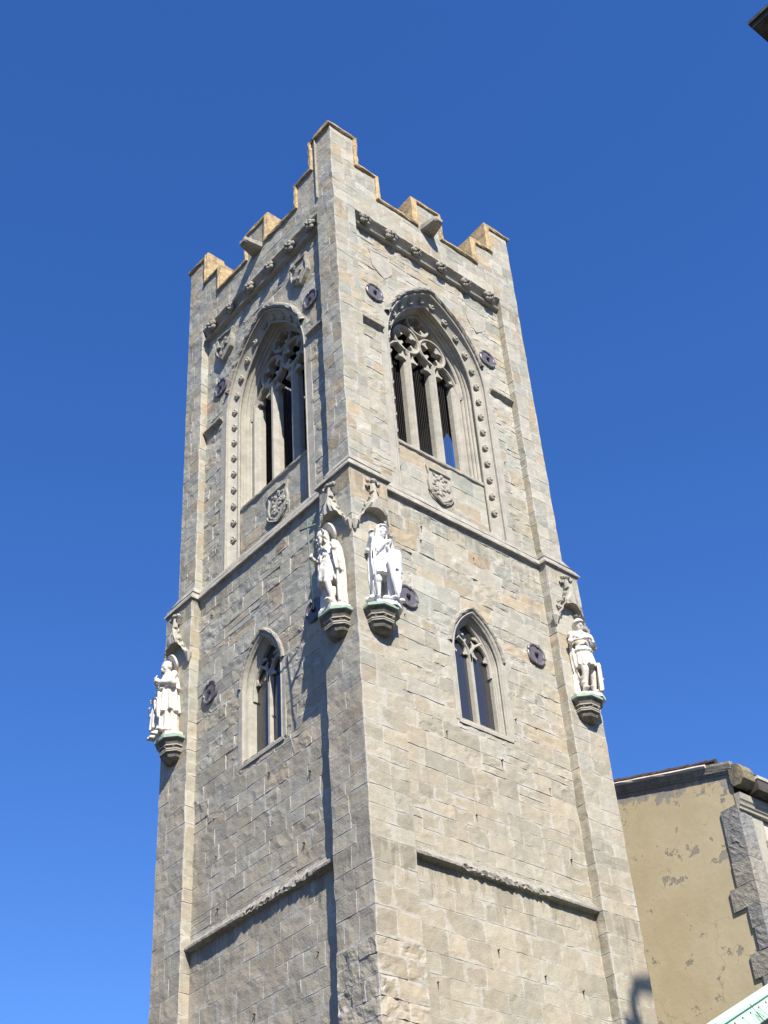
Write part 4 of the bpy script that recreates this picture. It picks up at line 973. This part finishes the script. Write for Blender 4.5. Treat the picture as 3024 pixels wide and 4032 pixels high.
def statue_monk():
    """tonsured saint in long gown and short cape, head bowed, halo, a child at his right side"""
    root = empty('statue'); m = M_MARBC; s = Sculpt()
    torso(s, (0, 0.02, 1.0), (0, 0.01, 1.32), (0, -0.03, 1.54), [(-0.19, 0, 1.43), (0.19, 0, 1.43)], 0.17)
    s.drape([(1.40, 0, 0.01, 0.20, 0.13), (1.15, 0, 0.0, 0.21, 0.17), (0.80, 0, 0.0, 0.235, 0.195), (0.45, 0, 0.0, 0.25, 0.21), (0.10, 0, 0.0, 0.265, 0.225)], -PI, PI, folds=10, amp=0.022, closed=True, nseg=64)
    s.drape([(1.30, 0, 0.0, 0.215, 0.165), (1.02, 0, 0.0, 0.25, 0.205), (0.74, 0, 0.0, 0.28, 0.235), (0.55, 0, 0.0, 0.30, 0.25)], -PI, PI, folds=9, amp=0.03, closed=True, nseg=64, ph=1.0)   # surplice
    s.drape([(1.53, 0, 0.0, 0.09, 0.085), (1.46, 0, 0.0, 0.19, 0.13), (1.30, 0, -0.01, 0.265, 0.20), (1.08, 0, -0.01, 0.305, 0.235)], -PI, PI, folds=6, amp=0.02, closed=True, nseg=56, ph=2.0)   # cape
    s.limb([(-0.20, 0, 1.42), (-0.31, -0.08, 1.17), (-0.10, -0.28, 1.26)], [0.085, 0.08, 0.05]); s.limb([(0.20, 0, 1.42), (0.31, -0.08, 1.15), (0.08, -0.29, 1.20)], [0.085, 0.085, 0.055])
    s.hand((-0.10, -0.28, 1.26), (0.5, -0.45, 0.5), (0.6, 0.6, 0), 0.5, 0.19, 1); s.hand((0.08, -0.29, 1.20), (-0.5, -0.5, 0.3), (-0.3, 0.7, 0), 0.6, 0.19, -1)
    s.head((-0.015, -0.075, 1.655), -0.20, 0.36, 0.0, 0.118, 0.12)
    for k in range(12):
        a = -2.6+5.2*k/11; s.ell((-0.02+0.105*math.sin(a), -0.04-0.095*math.cos(a), 1.72), 0.03, 0.03, 0.035, None, 8, 6)
    s.foot((-0.09, -0.17, 0.17), -0.15, 0.22); s.foot((0.10, -0.17, 0.17), 0.2, 0.22)
    s.limb([(0.0, -0.25, 1.0), (0.0, -0.27, 0.7), (0.02, -0.26, 0.45)], [0.035, 0.04, 0.03])
    s.fuse('figure', m, root)
    c = Sculpt()                              # the child pressing against the gown
    bx, by = -0.31, -0.15
    c.drape([(0.83, bx, by, 0.07, 0.06), (0.72, bx, by, 0.10, 0.085), (0.5, bx, by, 0.115, 0.10), (0.30, bx, by, 0.125, 0.11)], -PI, PI, folds=7, amp=0.012, closed=True, nseg=40)
    for x in (-0.04, 0.045): c.limb([(bx+x, by, 0.36), (bx+x, by-0.01, 0.17)], [0.045, 0.032]); c.foot((bx+x, by-0.01, 0.165), -0.2, 0.15)
    c.limb([(bx, by, 0.80), (bx, by, 0.90)], [0.05, 0.04]); c.head((bx-0.01, by-0.02, 0.97), -0.5, -0.35, 0, 0.078, 0.2)
    c.limb([(bx-0.08, by, 0.78), (bx-0.13, by-0.06, 0.66), (bx-0.05, by-0.13, 0.72)], [0.038, 0.034, 0.026]); c.hand((bx-0.05, by-0.13, 0.72), (0.6, -0.3, 0.6), (0.5, 0.5, 0), 0.5, 0.11, 1)
    c.limb([(bx+0.08, by, 0.78), (bx+0.13, by-0.07, 0.70), (bx+0.10, by-0.08, 0.84)], [0.038, 0.034, 0.026]); c.hand((bx+0.10, by-0.08, 0.84), (0.2, -0.2, 0.9), (-0.3, 0.8, 0), 0.4, 0.11, -1)
    c.fuse('child_figure', m, root, 0.011)
    halo(root, (0.02*KS, 0.05*KS, 1.73*KS), 0.215*KS, m, -0.25, 0.42)
    plinth(root, m, 3); scale_children(root); [setattr(q, 'scale', (1, 1, 1)) for q in root.children if q.name.startswith(('plinth', 'halo'))]
    return root
def statue_soldier():
    """soldier in crested helmet, tunic and cloak, right arm across the chest, round-topped shield at his left"""
    root = empty('statue'); m = M_MARBC; s = Sculpt()
    torso(s, (0.02, 0, 1.0), (-0.01, 0, 1.32), (0.0, -0.01, 1.55), [(-0.21, 0, 1.44), (0.20, 0, 1.43)], 0.18)
    for sg in (-1, 1): s.ell((sg*0.08, -0.10, 1.37), 0.085, 0.05, 0.075)
    s.limb([(-0.10, -0.01, 0.98), (-0.09, -0.13, 0.57), (-0.12, -0.03, 0.18)], [0.112, 0.082, 0.055]); s.ell((-0.105, -0.04, 0.42), 0.072, 0.08, 0.12); s.foot((-0.12, -0.04, 0.19), -0.25)
    s.limb([(0.12, 0.0, 0.98), (0.15, -0.02, 0.56), (0.16, 0.05, 0.18)], [0.11, 0.08, 0.055]); s.ell((0.155, 0.02, 0.42), 0.07, 0.078, 0.12); s.foot((0.16, 0.03, 0.19), 0.35)
    for x, y in ((-0.117, -0.05), (0.158, 0.04)):
        for z in (0.33, 0.30): s.ell((x, y, z), 0.08, 0.085, 0.022)
        s.ell((x, y-0.045, 0.24), 0.03, 0.03, 0.05)
    s.drape([(1.07, 0.01, 0, 0.185, 0.14), (0.95, 0.01, -0.01, 0.215, 0.175), (0.80, 0.01, -0.01, 0.24, 0.205), (0.68, 0.01, -0.01, 0.255, 0.22)], -PI, PI, folds=13, amp=0.016, closed=True, nseg=72)
    for k in range(14):
        a = -2.2+4.4*k/13; s.ell((0.01+0.20*math.sin(a), -0.165*math.cos(a), 1.06), 0.05, 0.045, 0.05, None, 8, 6)
    s.limb([(-0.18, -0.06, 1.13), (0, -0.155, 1.11), (0.19, -0.06, 1.13)], [0.032]*3)
    s.limb([(-0.21, 0, 1.44), (-0.32, -0.08, 1.24), (-0.02, -0.25, 1.27)], [0.08, 0.068, 0.048]); s.hand((-0.02, -0.25, 1.27), (0.95, -0.15, 0.15), (0, 0.6, -0.5), 0.7, 0.20, 1)
    s.limb([(0.20, 0, 1.43), (0.29, -0.04, 1.18), (0.16, -0.24, 1.19)], [0.08, 0.066, 0.047]); s.hand((0.16, -0.24, 1.19), (-0.3, -0.2, 0.9), (-0.2, 0.8, 0), 0.8, 0.19, -1)
    for sg in (-1, 1): s.ell((sg*0.22, 0, 1.44), 0.10, 0.10, 0.085)
    s.head((0.0, -0.03, 1.68), -0.10, 0.12, 0, 0.118)
    s.drape([(1.37, 0.0, 0.03, 0.24, 0.13), (1.2, -0.03, 0.04, 0.25, 0.15), (0.95, -0.04, 0.05, 0.26, 0.17), (0.72, -0.03, 0.06, 0.25, 0.17), (0.5, -0.01, 0.07, 0.21, 0.16), (0.36, 0.01, 0.08, 0.17, 0.13)], 1.95, 2*PI-1.15, 0.05, 5, 0.03)
    s.limb([(-0.22, 0.0, 1.49), (0, -0.10, 1.47), (0.20, 0.0, 1.49)], [0.055, 0.045, 0.055])
    s.limb([(-0.28, 0.08, 0.12), (-0.27, 0.08, 0.5)], [0.10, 0.06])
    s.fuse('figure', m, root)
    h = Sculpt(); M = Matrix.Rotation(-0.10, 3, 'Z') @ Matrix.Rotation(0.12, 3, 'X'); c = Vector((0, -0.02, 1.735))
    h.ell(c, 0.128, 0.145, 0.115, M); h.drape([(1.735, 0, -0.02, 0.131, 0.150), (1.71, 0, -0.03, 0.137, 0.165), (1.70, 0, -0.03, 0.145, 0.178)], -PI, PI, folds=1, amp=0.0, closed=True)
    h.limb([(0, 0.11, 1.66), (0, 0.13, 1.60)], [0.07, 0.09])
    h.fuse('helmet', m, root, 0.012)
    mb = MB(); mb.tube([(0.0, 0.02, 1.83), (0.0, 0.03, 1.90)], [0.022, 0.03], 8)
    for k in range(7): a = k*0.9; mb.ball((0.03*math.cos(a), 0.03+0.035*math.sin(a), 1.91+0.006*k), 0.032, 8, 5)
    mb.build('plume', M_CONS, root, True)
    mb = MB(); out = [(-0.19, 0.0), (-0.19, 0.5), (-0.20, 0.60), (-0.15, 0.66), (0, 0.69), (0.15, 0.66), (0.20, 0.60), (0.19, 0.5), (0.19, 0.0)]; k = len(out)
    for f, y in ((1.0, 0.035), (1.0, -0.02), (0.86, -0.045), (0.80, -0.025)): mb.v += [(x*f, y+1.0*(x*f)**2, 0.10+z*f+(1-f)*0.30) for x, z in out]
    mb.f += [(i*k+q, i*k+(q+1) % k, (i+1)*k+(q+1) % k, (i+1)*k+q) for i in range(3) for q in range(k)]+[tuple(reversed(range(k))), tuple(3*k+q for q in range(k))]
    mb.ball((0, -0.03, 0.45), 0.05, 10, 6); o = mb.build('shield', m, root); o.location = (0.24*KS, -0.05*KS, 0); o.rotation_euler = (0.04, 0.03, 1.25)
    plinth(root, m, 4); scale_children(root); [setattr(q, 'scale', (1, 1, 1)) for q in root.children if q.name.startswith('plinth')]
    return root
for mk, fc, u, trn, lab in ((statue_baptist, FL, 0.43, 0.02, 'cream statue of a bearded haloed saint in fur tunic with a tall cross staff'),
                       (statue_knight, FR, 0.45, -0.45, 'bright white statue of a hooded figure with staff and long pointed shield'),
                       (statue_monk, FL, 7.57, -0.03, 'pale stone statue of a bowed haloed priest with a child at his side'),
                       (statue_soldier, FR, 7.60, -0.35, 'pale stone statue of a helmeted soldier with one arm across his chest')):
    o = mk(); o.location = fc.w(u, E_+0.24, 21.322); o.rotation_euler = (0, 0, (0.0 if fc.kind == 'R' else -PI/2)+trn); tag(o, lab, 'statue', 'statues on the tower corners')

# ------------------------------------------------------------------ church beside the tower: yellow end wall, quoins, verge and street front
church = empty('church'); tag(church, 'church with a peeling yellow plastered end wall and grey corner stones, right of the tower', 'church')
VZ = lambda y: 20.98+0.285*(y+0.47)            # underside of the verge coping along the end wall
X0, Y0 = 13.0, -0.62
mb = MB(); ny = 16
for i in range(ny+1):
    y = Y0+10.0*i/ny; mb.v += [(X0, y, 0), (X0, y, VZ(y)-0.02)]
mb.f += [(2*i, 2*i+2, 2*i+3, 2*i+1) for i in range(ny)]
mb.v += [(X0+12, Y0+10, 0), (X0+12, Y0+10, VZ(Y0+10))]; k = 2*ny; mb.f += [(k, k+2, k+3, k+1)]
mb.build('end_wall', M_PLAS, church)
def hull_band(name, prof, mat, y0, y1, n=20, wob=0.006, seed=1):
    mb = MB(); ran = random.Random(seed); q = len(prof)
    for i in range(n+1):
        y = y0+(y1-y0)*i/n; mb.v += [(X0-d+ran.uniform(-wob, wob), y, VZ(y)+h+ran.uniform(-wob, wob)) for d, h in prof]
    mb.f += [(i*q+k, i*q+k+1, (i+1)*q+k+1, (i+1)*q+k) for i in range(n) for k in range(q-1)]+[tuple(range(q)), tuple(n*q+k for k in reversed(range(q)))]
    return mb.build(name, mat, church)
hull_band('verge_coping', [(-0.05, -0.26), (0.03, -0.25), (0.04, -0.19), (0.075, -0.16), (0.085, -0.10), (0.10, -0.05), (0.115, 0.03), (0.11, 0.10), (-0.05, 0.13)], M_WORN, -0.75, 9.4)
hull_band('verge_coping_roll', [(0.08, 0.0), (0.14, 0.02), (0.165, 0.075), (0.14, 0.12), (0.06, 0.125)], M_MARBC, 0.05, 9.4, 24, 0.01)
tiles = MB(); ran = random.Random(3)
for i in range(30):
    y = -0.25+0.32*i
    for j in range(3):
        x = X0-0.20+0.42*j+ran.uniform(-.02, .02); tiles.tube([(x+0.21, y-0.02, VZ(y)+0.19+ran.uniform(0, .02)), (x+0.19, y+0.36, VZ(y+0.36)+0.17)], 0.09, 8)
tiles.build('roof_tiles', M_TILE, church)
mb = MB(); mb.add([(X0+0.2, -1.1, VZ(-1.1)-0.22), (X0+12, -1.1, VZ(-1.1)-0.22), (X0+12, 9.4, VZ(9.4)-0.22), (X0+0.2, 9.4, VZ(9.4)-0.22)], [(0, 1, 2, 3)]); mb.build('roof', M_TILE, church)
# kneeler stone and moulded eaves of the street front
mb = MB()
kp = [(-0.62, 20.34), (-0.70, 20.22), (-0.92, 20.20), (-1.08, 20.36), (-1.10, 20.62), (-1.0, 20.82), (-0.62, 20.96)]
for x in (X0-0.08, X0+0.46): mb.v += [(x, y, z) for y, z in kp]
k = len(kp); mb.f += [(i, (i+1) % k, k+(i+1) % k, k+i) for i in range(k)]+[tuple(range(k)), tuple(k+i for i in reversed(range(k)))]
o = mb.build('kneeler_stone', M_MOSS, church); bv = o.modifiers.new('worn', 'BEVEL'); bv.width = 0.015; bv.segments = 2
def front_band(name, prof, mat, x0, x1):
    mb = MB(); q = len(prof)
    for x in (x0, x1): mb.v += [(x, y, z) for y, z in prof]
    mb.f += [(i, (i+1) % q, q+(i+1) % q, q+i) for i in range(q)]+[tuple(range(q)), tuple(q+i for i in reversed(range(q)))]
    return mb.build(name, mat, church)
front_band('eaves_soffit', [(-0.5, 20.05), (-1.12, 20.12), (-1.15, 20.40), (-0.5, 20.44)], M_SOFF, X0+0.462, X0+12)
front_band('gutter', [(-1.02, 20.43), (-1.17, 20.45), (-1.19, 20.53), (-1.0, 20.53)], M_MARBC, X0+0.465, X0+12)
front_band('eaves_moulding', [(-0.60, 19.55), (-0.70, 19.58), (-0.71, 19.64), (-0.68, 19.66), (-0.74, 19.70), (-0.76, 19.78), (-0.73, 19.80), (-0.78, 19.86), (-0.80, 20.04), (-0.60, 20.06)], M_DRESS, X0-0.02, X0+12)
# quoins wrapping the corner, ragged against the plaster
ran = random.Random(12); z = 6.0; qi = 0
heights = []
zs_ = 19.72
for dz, dep, mat, fx in ((1.55, 0.58, M_GREY, 0.55), (0.70, 0.60, M_WORN, 0.62), (0.62, 0.88, M_WORN, 0.50), (0.60, 0.42, M_GREY, 0.40), (0.62, 0.36, M_GREY, 0.55), (0.66, 0.70, M_WORN, 0.62), (0.62, 0.46, M_GREY, 0.5), (0.72, 0.50, M_GREY, 0.6), (0.80, 0.76, M_WORN, 0.5), (0.62, 0.50, M_WORN, 0.6), (0.8, 0.40, M_GREY, 0.5), (0.6, 0.95, M_WORN, 0.6), (0.8, 0.5, M_GREY, 0.5), (0.8, 0.7, M_WORN, 0.5), (0.8, 0.5, M_GREY, 0.5)):
    mb = MB(); z1 = zs_; z0 = zs_-dz+0.012; xs, ys = X0-0.045-ran.uniform(0, .02), Y0-0.02
    # grid faces with rough relief on the two visible sides
    for (ax, L) in (('y', dep), ('x', fx+0.05)):
        nu, nz = max(4, int(L/0.09)), max(4, int(dz/0.09)); g0 = len(mb.v)
        for i in range(nz+1):
            for j in range(nu+1):
                e = 0.0 if i in (0, nz) or j in (0, nu) else (ran.uniform(-.014, .016) if mat is M_GREY else ran.uniform(-.008, .010))
                zz = z0+(z1-z0)*i/nz
                mb.v.append((xs-e, ys+L*j/nu, zz) if ax == 'y' else (xs+L*j/nu, ys-e, zz))
        mb.f += [(g0+i*(nu+1)+j, g0+i*(nu+1)+j+1, g0+(i+1)*(nu+1)+j+1, g0+(i+1)*(nu+1)+j) for i in range(nz) for j in range(nu)]
    mb.box((xs+0.003, ys+0.003, z0), (X0+0.02, ys+dep, z1)); mb.box((X0+0.021, ys+0.003, z0), (xs+fx+0.05, Y0+0.1, z1))
    o = mb.build('quoin', mat, church, False); zs_ -= dz
# street front: pale stone pier, projecting corner stones and pink plaster
mb = MB(); mb.box((X0-0.02, Y0, 0), (X0+1.05, Y0+0.4, 19.55)); mb.build('corner_pier', M_DRESS, church)
mb = MB(); mb.box((X0+1.06, Y0+0.06, 0), (X0+12, Y0+0.5, 19.55)); mb.build('street_front', M_PINK, church)
ran = random.Random(8)
for i, (z, h, x0, x1, pr) in enumerate(((18.55, 0.32, 0.95, 1.42, 0.12), (17.75, 0.55, 0.95, 1.5, 0.05), (17.05, 0.62, 0.88, 1.75, 0.16), (16.4, 0.58, 0.80, 1.7, 0.18), (15.6, 0.75, 0.70, 1.8, 0.20), (14.6, 0.5, 0.75, 1.6, 0.10))):
    mb = MB(); mb.box((X0+x0, Y0-pr, z), (X0+x1, Y0+0.05, z+h)); o = mb.build('projecting_stone', M_WORN, church)
    bm = bmesh.new(); bm.from_mesh(o.data); bmesh.ops.subdivide_edges(bm, edges=bm.edges, cuts=4, use_grid_fill=True)
    for v in bm.verts: v.co += Vector((ran.uniform(-.02, .02), ran.uniform(-.025, .025), ran.uniform(-.02, .02)))
    bm.to_mesh(o.data); bm.free()

# ------------------------------------------------------------------ pale green copper gable of the porch, with pigeon spikes
porch = empty('porch_gable', (0, 0, 0)); tag(porch, 'pale green copper covered porch gable with thin wire bird spikes, at the lower right', 'porch')
sl = 0.534; Yp = -3.0
gz = lambda x: 11.71+sl*(x-6.58) if x < 10.5 else 11.71+sl*(3.92)-sl*(x-10.5)
mb = MB(); prof = [(0.0, 0.0), (-0.03, 0.02), (-0.055, -0.03), (-0.055, -0.10), (-0.02, -0.135), (-0.015, -0.16), (-0.06, -0.50), (-0.075, -0.53), (-0.06, -0.56), (0.35, -0.56), (0.60, 0.0)]
st = [4.4, 5.5, 6.6, 7.7, 8.8, 9.7, 10.5, 11.3, 12.4, 13.5, 15.0, 16.6]; q = len(prof)
for x in st: mb.v += [(x, Yp+dy, gz(x)+dz) for dy, dz in prof]
mb.f += [(i*q+k, i*q+(k+1) % q, (i+1)*q+(k+1) % q, (i+1)*q+k) for i in range(len(st)-1) for k in range(q)]+[tuple(range(q)), tuple((len(st)-1)*q+k for k in reversed(range(q)))]
mb.build('copper_coping', M_MINT, porch)
mb = MB()
for i, x in enumerate(st[:-1]): mb.add([(st[i], Yp+0.1, 0), (st[i+1], Yp+0.1, 0), (st[i+1], Yp+0.1, gz(st[i+1])-0.5), (st[i], Yp+0.1, gz(st[i])-0.5)], [(0, 1, 2, 3)])
mb.build('porch_wall', M_DRESS, porch)
ran = random.Random(6)
for i in range(14):
    x = 6.2+0.33*i+ran.uniform(-.05, .05); mb = MB(); z = gz(x)-0.22
    mb.ball((x, Yp-0.035, z), 0.02, 7, 5); mb.tube([(x, Yp-0.04, z), (x+0.16+ran.uniform(-.04, .04), Yp-0.17, z-0.20-ran.uniform(0, .08))], 0.0055, 5)
    mb.build('bird_spike', M_WIRE, porch)
for dx, dz in ((0.30, -0.36), (0.34, -0.30), (0.48, -0.20)):
    x = 8.0; mb = MB(); mb.tube([(x-0.12, Yp-0.06, gz(x-0.12)-0.05), (x, Yp-0.075, gz(x)-0.25), (x+dx, Yp-0.14, gz(x)-0.25+dz)], 0.007, 5); mb.build('loose_wire', M_WIRE, porch)

# ------------------------------------------------------------------ house on the near corner whose eaves cut the top right of the view
house = empty('corner_house'); tag(house, 'dark eaves corner of a house jutting in at the top right', 'house')
ex, ey, ez = -3.76, -15.45, 23.0
mb = MB(); mb.box((ex, ey-14, ez), (ex+14, ey, ez+0.10)); mb.box((ex-0.04, ey-14, ez+0.101), (ex+14, ey+0.04, ez+0.16)); mb.build('eaves', M_SOFF, house)
mb = MB(); mb.box((ex+1.0, ey-14, 0), (ex+14, ey-1.0, ez)); mb.build('house_wall', M_STUC, house)
mb = MB(); mb.add([(ex-0.04, ey+0.04, ez+0.165), (ex+14, ey+0.04, ez+0.165), (ex+14, ey-14, ez+0.165), (ex-0.04, ey-14, ez+0.165), (ex+7, ey-7, ez+3.2)], [(0, 1, 4), (1, 2, 4), (2, 3, 4), (3, 0, 4)]); mb.build('hip_roof', M_TILE, house)

mb = MB(); cx, cy = -0.55, -17.85
mb.box((cx-0.25, cy-0.25, ez+0.2), (cx+0.25, cy+0.25, 31.3)); mb.box((cx-0.30, cy-0.30, 31.2), (cx+0.30, cy+0.30, 31.4)); mb.build('chimney_stack', M_STUC, house)
mb = MB(); mb.tube([(cx, cy, 31.5), (cx, cy, 32.1), (cx+0.25, cy, 32.5), (cx+0.95, cy, 32.62)], [0.13, 0.13, 0.15, 0.20], 12); mb.build('chimney_cowl', M_IRON, house)
# ------------------------------------------------------------------ ground
g = link_mesh('ground', [(-900, -900, 0), (900, -900, 0), (900, 900, 0), (-900, 900, 0)], [(0, 1, 2, 3)], M_GROUND); g['kind'] = 'structure'
# added dark ring, out of view, to block low sky and cut fill light
hb = MB(); nh = 96; ran = random.Random(77)
hts = [95+22*math.sin(3*2*PI*i/nh+1)+12*math.sin(7*2*PI*i/nh)+ran.uniform(-5, 5) for i in range(nh)]
for r, k in ((330, 0.0), (380, 0.55), (430, 1.0), (560, 1.02), (800, 0.0)):
    hb.v += [(r*math.cos(2*PI*i/nh), r*math.sin(2*PI*i/nh), hts[i]*k-0.2) for i in range(nh)]
hb.f += [(j*nh+i, j*nh+(i+1) % nh, (j+1)*nh+(i+1) % nh, (j+1)*nh+i) for j in range(4) for i in range(nh)]
M_BLOCKER = simple('blocker_dark_green', (0.045, 0.06, 0.03), 0.4, 0.05, 0.95, 0)
hl = link_mesh('sky_blocker_ring', hb.v, hb.f, M_BLOCKER); hl['kind'] = 'structure'
